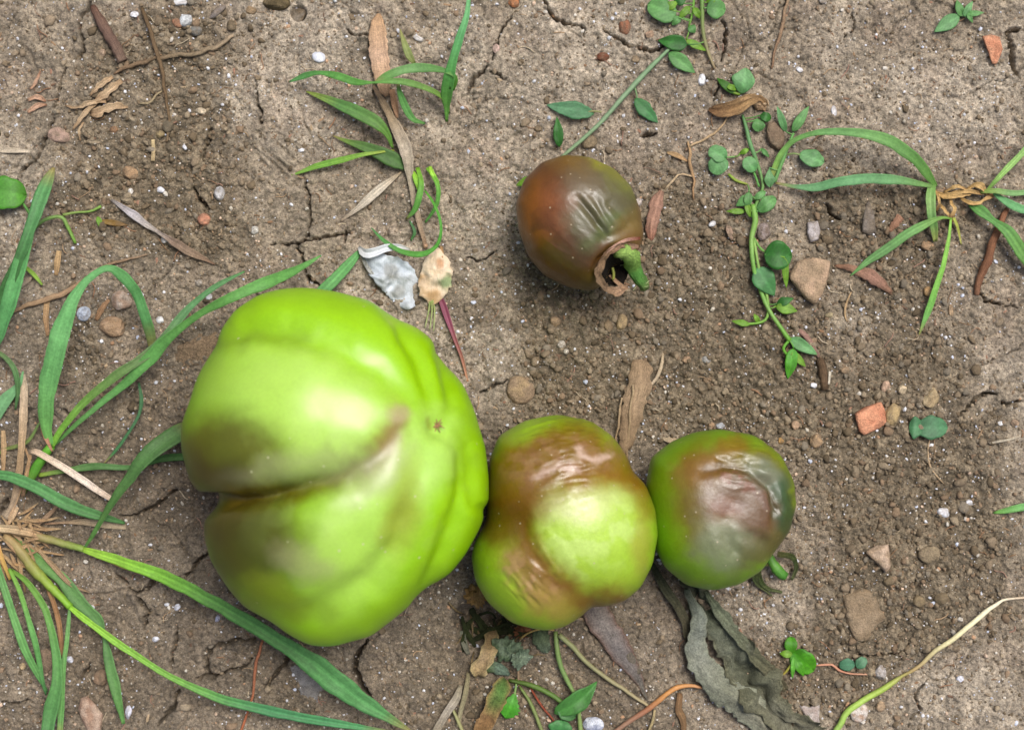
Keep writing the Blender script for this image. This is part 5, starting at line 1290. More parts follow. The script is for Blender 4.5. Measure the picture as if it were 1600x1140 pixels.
lone(tube('straw', [(5, 493, 3, 4), (35, 480, 6, 7), (70, 468, 8, 9), (100, 458, 8, 9), (125, 442, 7, 6), (150, 424, 6, 5), (180, 410, 5, 5), (230, 398, 3, 3)], [(166, 138, 106), (178, 148, 116), (160, 130, 100), (150, 128, 104)], D, sides=8, wob=1, seed=12), 'long bent tan straw passing behind the arched grass blade', 'straw', 'straws on the soil')
lone(ribbon('straw', [(93, 392, 3, 8), (90, 410, 5, 10), (88, 430, 3, 6)], [(190, 160, 118), (166, 136, 98)], D, fold=0.5, seed=13), 'short wide straw upright at the left, above the long bent one', 'straw', 'straws on the soil')
lone(ribbon('straw', [(74, 470, 3, 8), (72, 495, 6, 9), (75, 525, 3, 5)], [(186, 154, 114), (160, 126, 92)], D, fold=0.5, jag=0.15, seed=14), 'brownish straw hanging below the long bent one', 'straw', 'straws on the soil')
lone(ribbon('straw', [(170, 468, 3, 5), (160, 482, 6, 10), (150, 500, 3, 5)], [(176, 140, 106), (150, 116, 84)], D, fold=0.5, jag=0.25, seed=15), 'torn scrap of straw beside the white angular pebble', 'straw', 'straws on the soil')
lone(ribbon('straw', [(32, 448, 2, 5), (42, 440, 4, 7), (52, 430, 2, 4)], [(176, 160, 140), (166, 146, 120)], D, seed=16), 'small grey straw at the left edge beside the tiny green shoot', 'straw', 'straws on the soil')
lone(ribbon('straw', [(46, 706, 24, 3), (58, 706, 30, 10), (80, 718, 30, 11), (110, 736, 26, 11), (145, 760, 18, 10), (182, 784, 8, 8)], [(206, 178, 146), (236, 216, 192), (240, 224, 206), (214, 186, 156)], D, fold=0.35, seed=17), 'clean white straw slanting down right across the stem of the arching shoot', 'straw', 'straws on the soil')
t = thing('dried_stalk', 30, 720, 'tall bleached stalks standing together at the left edge beside the arching shoot', 'dried stalk')
ribbon('stalk', [(36, 585, 4, 8), (38, 610, 12, 13), (37, 650, 18, 12), (34, 700, 20, 11), (30, 740, 18, 11), (22, 780, 14, 9), (8, 810, 8, 7)], [(206, 186, 160), (196, 172, 142), (180, 152, 116), (166, 140, 110), (186, 166, 140)], D, t, fold=0.4, jag=0.1, seed=18)
ribbon('stalk', [(5, 672, 6, 6), (6, 700, 8, 9), (5, 738, 6, 6)], [(190, 160, 120), (170, 140, 104)], D, t, fold=0.3, seed=19)
ribbon('stalk', [(48, 710, 16, 5), (42, 740, 18, 7), (36, 775, 14, 6)], [(186, 152, 112), (150, 120, 90)], D, t, fold=0.4, seed=20)
ribbon('stalk', [(40, 700, 14, 3), (46, 725, 18, 4), (34, 760, 14, 4), (14, 812, 10, 5)], [(176, 142, 106), (190, 160, 126)], D, t, fold=0.4, seed=21)
ribbon('stalk', [(28, 792, 10, 5), (20, 808, 12, 7), (10, 822, 10, 4)], [(206, 176, 140), (190, 160, 124)], D, t, fold=0.4, seed=22)
lone(ribbon('straw', [(70, 818, 4, 3), (100, 816, 6, 4), (130, 815, 7, 10), (160, 818, 7, 12), (197, 824, 4, 7)], [(150, 118, 92), (170, 146, 116), (184, 166, 136), (176, 158, 130)], D, fold=0.35, seed=23), 'flat grey brown straw below the crossing dark blade, left of the cleft', 'straw', 'straws on the soil')
lone(ribbon('straw', [(50, 826, 4, 4), (72, 808, 6, 7), (92, 788, 3, 4)], [(176, 148, 120), (160, 132, 104)], D, fold=0.35, seed=24), 'thin straw slanting under the low grass blade at the left', 'straw', 'straws on the soil')
lone(tube('root', [(1232, -10, 3, 4), (1226, 20, 5, 5), (1222, 45, 6, 6), (1214, 70, 5, 5), (1206, 108, 2, 3)], [(166, 140, 112), (150, 120, 94)], D, sides=6, wob=2, seed=25), 'thin brown root hanging in from the top edge right of the top weed', 'root')
lone(tube('twig', [(1573, 325, 6, 8), (1562, 352, 9, 11), (1550, 385, 10, 13), (1540, 415, 9, 14), (1530, 438, 7, 11), (1525, 462, 3, 9)], [(150, 104, 76), (138, 96, 70), (128, 88, 64), (146, 106, 80)], D, sides=9, rough=0.12, wob=1.5, seed=26), 'reddish brown twig leaning under the right hand grass tuft', 'twig')
lone(ribbon('bark_piece', [(1034, 298, 5, 8), (1028, 312, 9, 20), (1022, 335, 10, 21), (1018, 358, 9, 18), (1018, 376, 4, 10)], [(150, 116, 96), (176, 136, 116), (166, 128, 108), (150, 104, 84)], D, fold=-0.35, jag=0.1, crumple=2, seed=27, thick=2.5), 'pinkish brown strip of bark just right of the upper tomato', 'bark')
t = thing('dead_leaf', 1150, 170, 'curled tan dead leaf rolled up below the notched seedling', 'dead leaf', 'dead leaves on the soil')
ribbon('leaf_roll', [(1107, 172, 4, 5), (1125, 176, 10, 16), (1148, 170, 14, 22), (1170, 160, 14, 18), (1186, 154, 10, 10), (1196, 166, 4, 6)], [(140, 104, 72), (176, 140, 98), (190, 156, 110), (166, 130, 92)], W_, t, fold=0.9, crumple=5, cscale=14, seed=28, thick=2)
ribbon('leaf_roll', [(1112, 168, 8, 4), (1140, 162, 18, 7), (1166, 152, 20, 8), (1180, 148, 14, 4)], [(150, 118, 84), (198, 164, 120)], W_, t, fold=0.6, crumple=3, seed=29)
patch('leaf_scrap', [(1176, 150), (1190, 152), (1200, 162), (1196, 174), (1182, 172), (1174, 162)], [(206, 184, 150), (166, 134, 100)], W_, t, z=5, dome=5, crumple=4, cscale=8, seed=30)
t = thing('root', 1085, 240, 'wiry pale forked root trailing down left from the curled tan dead leaf', 'root')
tube('strand', [(1138, 181, 6, 3), (1124, 200, 6, 3), (1110, 214, 5, 4), (1092, 222, 4, 4), (1076, 230, 5, 4)], [(196, 166, 126), (206, 178, 140)], D, t, sides=6, wob=2, seed=31)
tube('strand', [(1073, 222, 4, 3), (1077, 240, 5, 5), (1079, 262, 5, 5), (1084, 285, 4, 4), (1086, 310, 2, 3)], [(196, 162, 120), (176, 140, 104)], D, t, sides=6, wob=2.5, seed=32)
tube('strand', [(1082, 276, 4, 3), (1062, 273, 7, 3), (1050, 282, 6, 4), (1040, 297, 3, 3)], [(206, 178, 140), (216, 192, 156)], D, t, sides=6, wob=1.5, seed=33)
ribbon('strand', [(1042, 238, 3, 3), (1058, 243, 7, 8), (1074, 252, 3, 3)], [(190, 158, 116), (170, 136, 98)], D, t, seed=34)
t = thing('wood_splinter', 990, 640, 'earth coated fibrous wood splinter standing between the middle and rightmost tomatoes', 'wood')
ribbon('splinter', [(1000, 562, 8, 22), (1000, 590, 16, 38), (992, 620, 18, 34), (986, 650, 16, 34), (980, 680, 12, 26), (976, 715, 6, 8)], [(150, 126, 98), (164, 140, 112), (156, 132, 104), (150, 126, 96)], D, t, fold=-0.2, jag=0.15, crumple=7, cscale=20, seed=35, thick=6)
for k, q in enumerate([[(972, 620, 16, 3), (966, 660, 14, 4), (962, 694, 6, 3)], [(1008, 615, 16, 3), (1000, 650, 16, 4), (984, 700, 8, 3)], [(990, 600, 22, 3), (984, 650, 20, 4), (980, 718, 6, 3)]]):
    tube('fibre', q, [(190, 166, 132), (170, 144, 110)], D, t, sides=5, wob=1.5, seed=36 + k)
lone(tube('root', [(1036, 552, 3, 3), (1033, 572, 6, 6), (1026, 590, 6, 6), (1012, 606, 3, 4)], [(206, 184, 150), (216, 196, 168)], D, sides=6, seed=40), 'short cream root curl at the top of the fibrous wood splinter', 'root')
lone(ribbon('bark_piece', [(1304, 414, 3, 5), (1325, 418, 6, 10), (1350, 426, 9, 16), (1372, 438, 9, 18), (1394, 456, 4, 6)], [(140, 104, 80), (156, 120, 98), (160, 122, 104), (136, 104, 82)], D, fold=-0.25, crumple=3, jag=0.15, seed=41, thick=2.5), 'pinkish brown bark flake right of the pentagonal stone under a grass tip', 'bark')
lone(ribbon('bark_piece', [(1408, 338, 3, 12), (1400, 348, 6, 12), (1390, 362, 3, 6)], [(166, 126, 102), (150, 112, 88)], D, fold=-0.2, crumple=2, jag=0.2, seed=42, thick=2), 'small tan bark chip left of the right hand grass tuft', 'bark')
lone(ribbon('bark_piece', [(1248, 515, 3, 6), (1262, 528, 6, 9), (1280, 558, 3, 5)], [(166, 130, 116), (140, 112, 98)], D, fold=-0.2, seed=43, thick=2), 'thin pinkish splinter beside the lowest leaf of the creeping weed', 'bark')
lone(tube('twig', [(1281, 560, 3, 12), (1286, 580, 6, 14), (1288, 608, 3, 12)], [(96, 76, 56), (110, 88, 66)], D, sides=8, rough=0.2, seed=44), 'stubby dark twig below the creeping weed', 'twig')
lone(ribbon('straw', [(1297, 580, 8, 4), (1295, 600, 8, 3)], [(206, 196, 176)], D, seed=45), 'white sliver on the stubby dark twig', 'straw', 'straws on the soil')
lone(tube('root', [(1330, 456, 2, 2), (1322, 475, 4, 4), (1320, 490, 4, 4), (1323, 502, 2, 2)], [(190, 160, 120)], D, sides=5, seed=46), 'small curved root right below the pentagonal stone', 'root')
lone(ribbon('straw', [(1033, 684, 4, 3), (1048, 688, 7, 9), (1066, 690, 4, 4)], [(206, 186, 156), (186, 160, 128)], D, jag=0.2, seed=47), 'pale straw scrap touching the top left of the rightmost tomato', 'straw', 'straws on the soil')
lone(ribbon('straw', [(1546, 692, 2, 3), (1568, 688, 4, 4), (1592, 683, 2, 2)], [(190, 178, 156)], D, seed=48), 'thin pale straw lying at the right edge level with the blue green seedling', 'straw', 'straws on the soil')

# the large withered leaf below the right tomato
t = thing('withered_leaf', 1120, 1010, 'large withered grey green leaf running from the rightmost tomato to the bottom edge', 'withered leaf')
ribbon('leaf_blade', [(1072, 898, 10, 16), (1094, 930, 12, 40), (1118, 975, 12, 44), (1146, 1020, 12, 54), (1180, 1066, 10, 62), (1216, 1120, 10, 60), (1262, 1160, 8, 80)], [(76, 82, 66), (92, 98, 80), (120, 124, 106), (104, 106, 86), (136, 134, 114), (126, 122, 102)], W_, t, fold=0.5, jag=0.10, crumple=30, cscale=26, seed=50, thick=2.2, nu=19, edgecol=(120, 118, 92))  # central trough, its shade painted into the darker colours
ribbon('leaf_blade', [(1070, 920, 24, 8), (1086, 950, 32, 18), (1090, 985, 34, 26), (1088, 1020, 30, 34), (1106, 1052, 28, 44), (1142, 1086, 24, 52), (1184, 1122, 20, 48), (1215, 1160, 16, 40)], [(100, 108, 92), (150, 156, 142), (164, 166, 150), (144, 146, 126), (156, 154, 134), (136, 134, 114)], W_, t, fold=-0.35, jag=0.14, crumple=11, cscale=22, seed=51, thick=2.2, nu=13, edgecol=(156, 160, 138))  # left ridge, coloured lighter as if lit
ribbon('leaf_blade', [(1100, 925, 16, 6), (1128, 960, 24, 16), (1160, 1002, 26, 20), (1196, 1040, 22, 22), (1230, 1075, 12, 12)], [(104, 112, 88), (128, 134, 110), (108, 108, 84), (116, 108, 82)], W_, t, fold=0.6, jag=0.16, crumple=9, cscale=20, seed=52, thick=2)
ribbon('leaf_flap', [(1018, 880, 10, 8), (1032, 905, 16, 12), (1050, 935, 16, 14), (1068, 965, 12, 14), (1074, 1000, 8, 8), (1072, 1020, 4, 3)], [(72, 76, 52), (96, 96, 72), (104, 98, 76), (92, 86, 62)], W_, t, fold=0.4, crumple=4, cscale=18, seed=51)
t = thing('dead_leaf', 960, 1000, 'stiff grey dead leaf with a rusty edge wedged under the middle tomato', 'dead leaf', 'dead leaves on the soil')
ribbon('leaf_blade', [(918, 930, 8, 30), (932, 955, 12, 44), (950, 985, 14, 40), (968, 1015, 12, 36), (988, 1045, 8, 24), (1002, 1070, 5, 12), (1012, 1092, 3, 3)], [(150, 136, 124), (156, 146, 138), (140, 132, 128), (132, 124, 118), (128, 124, 110)], W_, t, fold=-0.2, jag=0.08, crumple=3.5, cscale=24, seed=52, thick=2.2, edgecol=(132, 96, 76), nu=13)
patch('leaf_scrap', [(968, 1010), (984, 1008), (996, 1030), (1002, 1050), (990, 1056), (978, 1036)], [(128, 120, 108), (110, 100, 82)], W_, t, z=5, dome=4, crumple=3, seed=53)
# cluster of withered leaves under the middle tomato
t = thing('withered_leaf', 762, 1010, 'tan folded withered leaf at the left of the shrivelled cluster', 'withered leaf', 'shrivelled leaves under the middle tomato')
ribbon('leaf_blade', [(768, 985, 10, 14), (766, 1005, 18, 24), (758, 1028, 20, 26), (748, 1045, 14, 22), (746, 1056, 8, 10)], [(146, 120, 84), (200, 170, 126), (206, 178, 136), (190, 164, 116)], W_, t, fold=0.6, jag=0.16, crumple=10, cscale=13, nu=11, seed=54, edgecol=(216, 196, 140))
t = thing('withered_leaf', 785, 1020, 'grey green withered leaf in the middle of the shrivelled cluster', 'withered leaf', 'shrivelled leaves under the middle tomato')
patch('leaf_blade', [(772, 1000), (792, 996), (812, 1004), (818, 1016), (806, 1030), (790, 1036), (774, 1028), (768, 1014)], [(96, 116, 84), (132, 148, 122), (110, 128, 100)], W_, t, z=14, dome=9, crumple=13, cscale=13, seed=55, rag=0.5)
t = thing('withered_leaf', 814, 1030, 'small rounded pale green withered leaf nearest the bottom of the shrivelled cluster', 'withered leaf', 'shrivelled leaves under the middle tomato')
patch('leaf_blade', [(800, 1022), (812, 1014), (826, 1016), (831, 1026), (824, 1038), (810, 1046), (800, 1038)], [(120, 138, 112), (144, 160, 136), (110, 130, 106)], W_, t, z=20, dome=8, crumple=8, cscale=11, seed=56, rag=0.4)
tube('leaf_stalk', [(810, 1046, 14, 4), (810, 1058, 10, 4), (811, 1072, 4, 3)], [(166, 140, 110)], D, t, sides=6)
t = thing('withered_leaf', 775, 1045, 'narrow blue green withered leaf with a dark fold at the foot of the shrivelled cluster', 'withered leaf', 'shrivelled leaves under the middle tomato')
ribbon('leaf_blade', [(757, 1046, 8, 10), (772, 1042, 14, 20), (786, 1047, 12, 16), (796, 1054, 6, 5)], [(116, 136, 80), (124, 146, 124), (110, 130, 110)], W_, t, fold=-0.4, crumple=4, cscale=14, seed=57)
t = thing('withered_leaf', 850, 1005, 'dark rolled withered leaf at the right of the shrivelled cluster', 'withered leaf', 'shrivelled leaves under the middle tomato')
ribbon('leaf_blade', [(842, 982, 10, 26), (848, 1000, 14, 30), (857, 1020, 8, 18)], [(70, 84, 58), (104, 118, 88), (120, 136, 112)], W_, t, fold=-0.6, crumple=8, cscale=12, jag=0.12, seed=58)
t = thing('withered_leaf', 812, 982, 'rust brown withered leaf tucked against the bottom of the middle tomato', 'withered leaf', 'shrivelled leaves under the middle tomato')
patch('leaf_blade', [(803, 980), (816, 974), (830, 982), (824, 994), (812, 998), (804, 990)], [(150, 100, 62), (176, 124, 84), (120, 76, 48)], W_, t, z=12, dome=5, crumple=9, cscale=10, seed=59, rag=0.5)
tube('leaf_edge', [(812, 998, 14, 3), (826, 988, 18, 3), (846, 982, 18, 3), (866, 984, 12, 3)], [(190, 160, 96), (176, 150, 90)], D, t, sides=5)
t = thing('withered_leaf', 744, 932, 'crinkled tan brown withered leaf showing in the gap between the largest and middle tomatoes', 'withered leaf', 'shrivelled leaves under the middle tomato')
patch('leaf_blade', [(728, 922), (740, 912), (756, 918), (762, 936), (750, 952), (736, 944), (724, 936)], [(150, 120, 70), (176, 140, 88), (120, 92, 50)], W_, t, z=14, dome=8, crumple=13, cscale=13, seed=60, rag=0.5)
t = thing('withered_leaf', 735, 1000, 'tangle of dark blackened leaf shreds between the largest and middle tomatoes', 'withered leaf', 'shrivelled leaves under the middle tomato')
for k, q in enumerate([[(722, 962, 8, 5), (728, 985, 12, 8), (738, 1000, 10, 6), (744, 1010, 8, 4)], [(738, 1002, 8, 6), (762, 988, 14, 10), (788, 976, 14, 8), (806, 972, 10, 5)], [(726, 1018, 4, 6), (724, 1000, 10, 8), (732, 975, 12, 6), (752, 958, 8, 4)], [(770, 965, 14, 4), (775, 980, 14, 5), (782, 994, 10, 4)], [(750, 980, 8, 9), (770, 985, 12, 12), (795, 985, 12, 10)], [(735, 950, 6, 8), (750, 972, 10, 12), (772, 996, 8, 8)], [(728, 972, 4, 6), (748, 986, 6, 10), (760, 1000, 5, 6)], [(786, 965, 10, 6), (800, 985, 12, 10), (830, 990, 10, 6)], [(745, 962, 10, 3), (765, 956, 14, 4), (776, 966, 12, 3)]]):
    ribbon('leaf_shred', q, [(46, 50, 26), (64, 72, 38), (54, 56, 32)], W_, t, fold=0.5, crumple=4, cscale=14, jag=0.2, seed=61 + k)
t = thing('dried_plant', 770, 960, 'fine tangle of dry brown stems heaped in the shade below the middle tomato', 'dried plant')
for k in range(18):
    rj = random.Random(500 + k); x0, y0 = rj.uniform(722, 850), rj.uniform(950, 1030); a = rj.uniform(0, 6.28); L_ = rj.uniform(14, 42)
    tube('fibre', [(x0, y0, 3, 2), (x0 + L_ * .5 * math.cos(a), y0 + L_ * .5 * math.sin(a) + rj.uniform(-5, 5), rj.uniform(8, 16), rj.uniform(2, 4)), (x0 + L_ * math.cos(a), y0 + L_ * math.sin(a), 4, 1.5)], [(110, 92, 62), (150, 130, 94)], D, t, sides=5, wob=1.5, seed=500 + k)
lone(ribbon('dried_grass', [(722, 985, 6, 7), (726, 1005, 10, 10), (732, 1022, 5, 5)], [(128, 128, 110), (110, 108, 92)], D, fold=0.4, seed=70), 'small upright grey dried blade left of the shrivelled cluster', 'dried grass')
t = thing('half_withered_leaf', 770, 1095, 'leaf half green half rusty brown folded along its length at the bottom edge', 'withered leaf')
ribbon('leaf_blade', [(790, 1060, 10, 10), (784, 1075, 16, 26), (776, 1095, 18, 28), (766, 1115, 16, 26), (752, 1140, 12, 24), (746, 1160, 8, 18)], [(96, 120, 60), (110, 150, 76), (120, 140, 76), (176, 138, 94), (150, 116, 76), (120, 110, 60)], W_, t, fold=0.5, jag=0.12, crumple=10, cscale=15, nu=11, seed=71, edgecol=(190, 152, 104))
t = thing('dried_stalk', 710, 1110, 'pair of pale crossing dried stems at the bottom edge left of the half green leaf', 'dried stalk')
ribbon('stalk', [(720, 1070, 6, 6), (712, 1092, 10, 12), (696, 1115, 10, 12), (680, 1145, 6, 12)], [(150, 140, 116), (176, 166, 150), (150, 138, 116)], D, t, fold=0.4, seed=72)
ribbon('stalk', [(732, 1050, 6, 5), (728, 1080, 10, 8), (720, 1110, 10, 7), (716, 1135, 8, 6)], [(140, 130, 98), (156, 148, 118)], D, t, fold=0.4, seed=73)
tube('stem', [(706, 1105, 8, 4), (714, 1122, 10, 6), (726, 1150, 6, 6)], [(150, 150, 100), (164, 160, 110)], M['stem'], t, sides=6)
lone(tube('fallen_twiglet', [(874, 992, 14, 8), (893, 1010, 14, 8), (918, 1035, 12, 7), (950, 1060, 10, 7), (980, 1080, 8, 6), (1014, 1104, 5, 5)], [(140, 146, 96), (150, 144, 104), (170, 154, 116)], M['stem'], sides=7, wob=1, seed=74), 'greenish tan stem slanting from the middle tomato down to the orange stem', 'stem')
lone(tube('woody_runner', [(950, 1150, 6, 7), (985, 1125, 8, 8), (1015, 1106, 10, 9), (1040, 1084, 12, 8), (1058, 1073, 12, 8), (1080, 1071, 12, 6), (1104, 1075, 8, 4)], [(150, 116, 96), (160, 124, 100), (176, 120, 90), (206, 146, 84), (210, 150, 90), (190, 140, 100)], M['stem'], sides=8, wob=1, seed=75), 'curved orange stem beside the large withered leaf', 'stem')
lone(ribbon('bark_piece', [(1062, 1082, 4, 8), (1060, 1105, 8, 12), (1068, 1125, 8, 10), (1070, 1150, 5, 8)], [(130, 100, 70), (140, 110, 78), (126, 98, 70)], D, fold=-0.3, crumple=3, jag=0.2, seed=76, thick=2.5), 'dark brown bark sliver below the arch of the orange stem', 'bark')
lone(tube('fallen_twiglet', [(1023, 1108, 5, 4), (1020, 1125, 6, 5), (1010, 1150, 4, 5)], [(190, 172, 130), (176, 156, 110)], D, sides=6, seed=77), 'short cream stem branching down from the orange one', 'stem')
lone(tube('fallen_twiglet', [(826, 1070, 4, 3), (842, 1095, 5, 4), (866, 1128, 3, 3)], [(160, 84, 60), (150, 80, 60)], D, sides=5, wob=1, seed=78), 'thin red stem at the bottom beneath the shrivelled cluster', 'stem')
lone(tube('fallen_twiglet', [(414, 992, 4, 4), (404, 1020, 6, 5), (398, 1050, 6, 5), (396, 1080, 5, 4), (386, 1115, 4, 4), (374, 1150, 3, 4)], [(176, 116, 84), (184, 120, 88), (190, 112, 76)], D, sides=6, wob=1, seed=79), 'thin reddish stem running to the bottom edge below the largest tomato', 'stem')
lone(tube('pale_runner', [(1615, 931, 5, 3), (1572, 936, 9, 4), (1556, 944, 13, 6), (1538, 957, 16, 8), (1520, 973, 17, 8), (1490, 997, 18, 8), (1458, 1020, 16, 7), (1432, 1043, 12, 6), (1408, 1056, 9, 5), (1400, 1062, 9, 8), (1375, 1078, 10, 10), (1345, 1096, 11, 10), (1322, 1115, 10, 10), (1302, 1150, 8, 9)], [(206, 176, 146), (240, 230, 200), (244, 236, 190), (222, 212, 160), (176, 150, 100), (168, 192, 84), (172, 206, 96), (160, 198, 100)], M['stem'], sides=9, wob=0.8, rough=0.05, seed=80), 'long white runner turning light green that sweeps from right edge to bottom', 'stem')

# ------------------------------------------------------------------ patches of harder soil
tag(patch('soil_clod', [(262, 545), (290, 535), (322, 512), (346, 500), (350, 530), (336, 565), (300, 572), (268, 566)], [(146, 124, 98), (156, 132, 104)], M['soil'], z=-2.5, dome=8, crumple=7, cscale=34, thick=4, seed=90), 'smooth pinkish brown clod touching the upper left of the largest tomato', 'clod', 'clods of soil')
tag(patch('flat_stone', [(452, 1040), (470, 1034), (505, 1046), (530, 1070), (522, 1090), (500, 1104), (480, 1098), (462, 1070)], [(140, 134, 126), (156, 152, 148), (124, 114, 98)], M['stone'], z=-2, dome=6, crumple=4, cscale=24, thick=4, seed=91), 'flat ash grey stone seen beneath the long blade at the bottom', 'stone', 'stones set in the soil')

# ------------------------------------------------------------------ stones that can be picked out
TAN = (206, 176, 144)
stone(1268, 438, 66, 74, 0, (204, 172, 142), 'pale tan pentagonal stone beside the creeping weed, the largest stone on the bed', 'stone', 'stone', 'stones set in the soil', ht=34, outline=[(1231, 431), (1247, 407), (1270, 402), (1298, 407), (1295, 430), (1285, 460), (1273, 477), (1260, 468), (1243, 448)], rgb2=(168, 144, 116), planes=5, flat=True, sink=0.25)
stone(1362, 654, 52, 42, 0, (232, 166, 130), 'square orange brick chip right of the rightmost tomato', 'brick_chip', 'brick chip', 'brick chips', ht=26, outline=[(1335, 646), (1350, 636), (1377, 627), (1382, 638), (1388, 660), (1372, 670), (1350, 680), (1342, 674)], mat=M['brick'], rgb2=(206, 138, 106), planes=3, flat=True, sink=0.3)
stone(1396, 646, 26, 40, 10, (190, 164, 118), 'knobbly ochre stone against the right side of the square brick chip', 'stone', 'stone', 'stones set in the soil', ht=20, planes=12)
stone(1552, 78, 32, 46, 0, (232, 168, 132), 'pointed orange brick shard near the top right corner', 'brick_chip', 'brick chip', 'brick chips', ht=16, outline=[(1534, 57), (1548, 54), (1562, 58), (1567, 78), (1558, 100), (1550, 101), (1543, 80)], mat=M['brick'], rgb2=(206, 142, 110), planes=4, flat=True)
stone(1374, 870, 44, 44, 0, (206, 180, 156), 'pale angular stone near the right, under a white chip', 'stone', 'stone', 'stones set in the soil', ht=22, outline=[(1351, 862), (1368, 852), (1388, 850), (1391, 870), (1392, 886), (1384, 895), (1370, 880)], rgb2=(170, 146, 120), planes=6)
stone(1452, 866, 36, 30, 20, (166, 148, 118), 'rounded grey tan stone half buried at the lower right', 'stone', 'stone', 'stones set in the soil', ht=18)
stone(1350, 955, 76, 74, 0, (160, 140, 114), 'wide earth covered stone with a pinkish edge at the lower right', 'stone', 'stone', 'stones set in the soil', ht=24, outline=[(1316, 930), (1345, 918), (1366, 922), (1374, 945), (1385, 966), (1368, 978), (1358, 1000), (1338, 1002), (1322, 975)], rgb2=(142, 122, 96), planes=6, flat=True, sink=0.5)
stone(190, 470, 34, 32, 20, (214, 196, 178), 'white angular pebble inside the arch of the bent grass blade', rgb2=(190, 160, 136), planes=5, ht=24)
stone(176, 511, 42, 34, 15, (184, 154, 124), 'rounded tan pebble just below the white angular one inside the arch', ht=24, rgb2=(160, 132, 102))
stone(812, 608, 50, 46, 0, (170, 146, 112), 'round ochre stone half sunk above the gap between the largest and middle tomatoes', 'stone', 'stone', 'stones set in the soil', ht=24, rgb2=(150, 128, 104), sink=0.45, planes=12)
stone(319, 343, 21, 20, 0, (222, 156, 126), 'small ball of red fired clay above the largest tomato at the left', 'clay_ball', 'clay ball', None, ht=18, mat=M['brick'], planes=0, sink=0.25)
stone(204, 271, 28, 22, 30, (186, 152, 116), 'wedge of tan stone left of the cracked crumbs', ht=15)
stone(92, 212, 36, 26, 10, (190, 160, 142), 'flat pinkish pebble by the top left crack', ht=14, sink=0.45)
stone(314, 174, 17, 12, 0, (226, 208, 178), 'cream brick shaped pebble among the upper left crumbs', ht=10, planes=4)
stone(291, 32, 21, 22, 20, (222, 226, 226), 'white and grey pebble at the top left', ht=14, rgb2=(170, 170, 170))
stone(210, 23, 15, 11, 10, (240, 240, 244), 'small bright white chip between the two brown twigs', ht=8)
stone(280, 4, 26, 12, 0, (230, 230, 232), 'white pebble cut by the top edge above the white and grey one', ht=10)
stone(306, 48, 20, 18, 0, (126, 124, 118), 'bluish grey round pebble beside the white and grey one', ht=14, planes=12)
stone(276, 36, 22, 14, 30, (170, 122, 94), 'reddish pebble touching the white and grey one', ht=10)
stone(340, 18, 34, 13, -38, (140, 130, 124), 'slanting grey sliver of stone at the top left', ht=10)
stone(362, 40, 16, 18, 0, (128, 112, 88), 'dark brown oval pebble at the end of the knotty root', ht=12)
stone(432, 4, 44, 26, 0, (120, 104, 74), 'dark clod like stone cut by the top edge', 'stone', 'stone', 'stones set in the soil', ht=22, rgb2=(90, 78, 54))
stone(392, 16, 18, 14, 0, (176, 148, 112), 'tan pebble by the dark stone at the top edge', ht=10)
stone(498, 89, 22, 18, 20, (240, 242, 246), 'bright white chip left of the upper seedling', ht=10, rgb2=(206, 210, 220))
stone(654, 60, 18, 9, 25, (232, 228, 224), 'white sliver right of the torn pale head of the dried stalk', ht=7)
stone(775, 76, 12, 16, 0, (222, 190, 178), 'pinkish white pebble near the top middle crack', ht=9)
stone(1097, 125, 13, 20, 8, (244, 246, 250), 'bright white upright chip left of the notched seedling', ht=9)
stone(1270, 361, 22, 34, 0, (196, 188, 186), 'pale lilac grey block above the pentagonal stone', 'stone', 'stone', 'stones set in the soil', ht=16, planes=3, outline=[(1261, 347), (1278, 345), (1282, 360), (1279, 375), (1266, 379), (1261, 366)], rgb2=(170, 160, 156))
stone(1212, 210, 28, 52, -8, (140, 120, 98), 'brown oval stone held between leaves of the creeping weed', 'stone', 'stone', 'stones set in the soil', ht=22, planes=12, rgb2=(124, 104, 84))
stone(1193, 362, 22, 28, 0, (164, 150, 146), 'dull lilac pebble touching the stem of the creeping weed', ht=12, rgb2=(120, 104, 92))
stone(1475, 800, 22, 16, 10, (246, 246, 250), 'largest bright white pebble at the lower right', ht=12)
stone(1514, 785, 11, 10, 0, (240, 240, 244), 'small white pebble just right of the largest white one', ht=8)
stone(1409, 609, 17, 15, 0, (226, 204, 168), 'cream round pebble above the square brick chip', ht=12, planes=10)
stone(1384, 604, 14, 20, 20, (206, 172, 146), 'peach flake left of the cream round pebble', ht=9)
stone(1455, 622, 24, 34, 30, (206, 184, 146), 'cream tan stone above the blue green seedling', ht=16, rgb2=(170, 148, 112))
stone(1275, 688, 22, 24, 20, (186, 154, 118), 'ochre pebble just right of the rightmost tomato', ht=15)
stone(1243, 664, 14, 15, -20, (206, 170, 138), 'peach pebble above the rightmost tomato', ht=9, planes=5)
stone(1220, 688, 10, 11, 0, (206, 160, 96), 'orange yellow pebble against the rightmost tomato', ht=8, planes=10)
stone(1112, 664, 11, 11, 0, (196, 160, 124), 'tan pebble at the top of the rightmost tomato', ht=9, planes=10)
stone(1126, 665, 15, 11, 0, (206, 210, 216), 'pale blue grey pebble at the top of the rightmost tomato', ht=8)
stone(1376, 1050, 20, 24, 0, (200, 194, 190), 'pale grey pebble at the end of the pink runner', ht=13, rgb2=(160, 150, 140))
stone(1341, 1112, 30, 32, 10, (190, 160, 136), 'white rimmed brownish stone under the green end of the long white runner', 'stone', 'stone', 'stones set in the soil', ht=16, rgb2=(226, 216, 206))
stone(1376, 1103, 17, 17, 0, (206, 176, 142), 'round cream pebble right of the white rimmed stone', ht=12, planes=12)
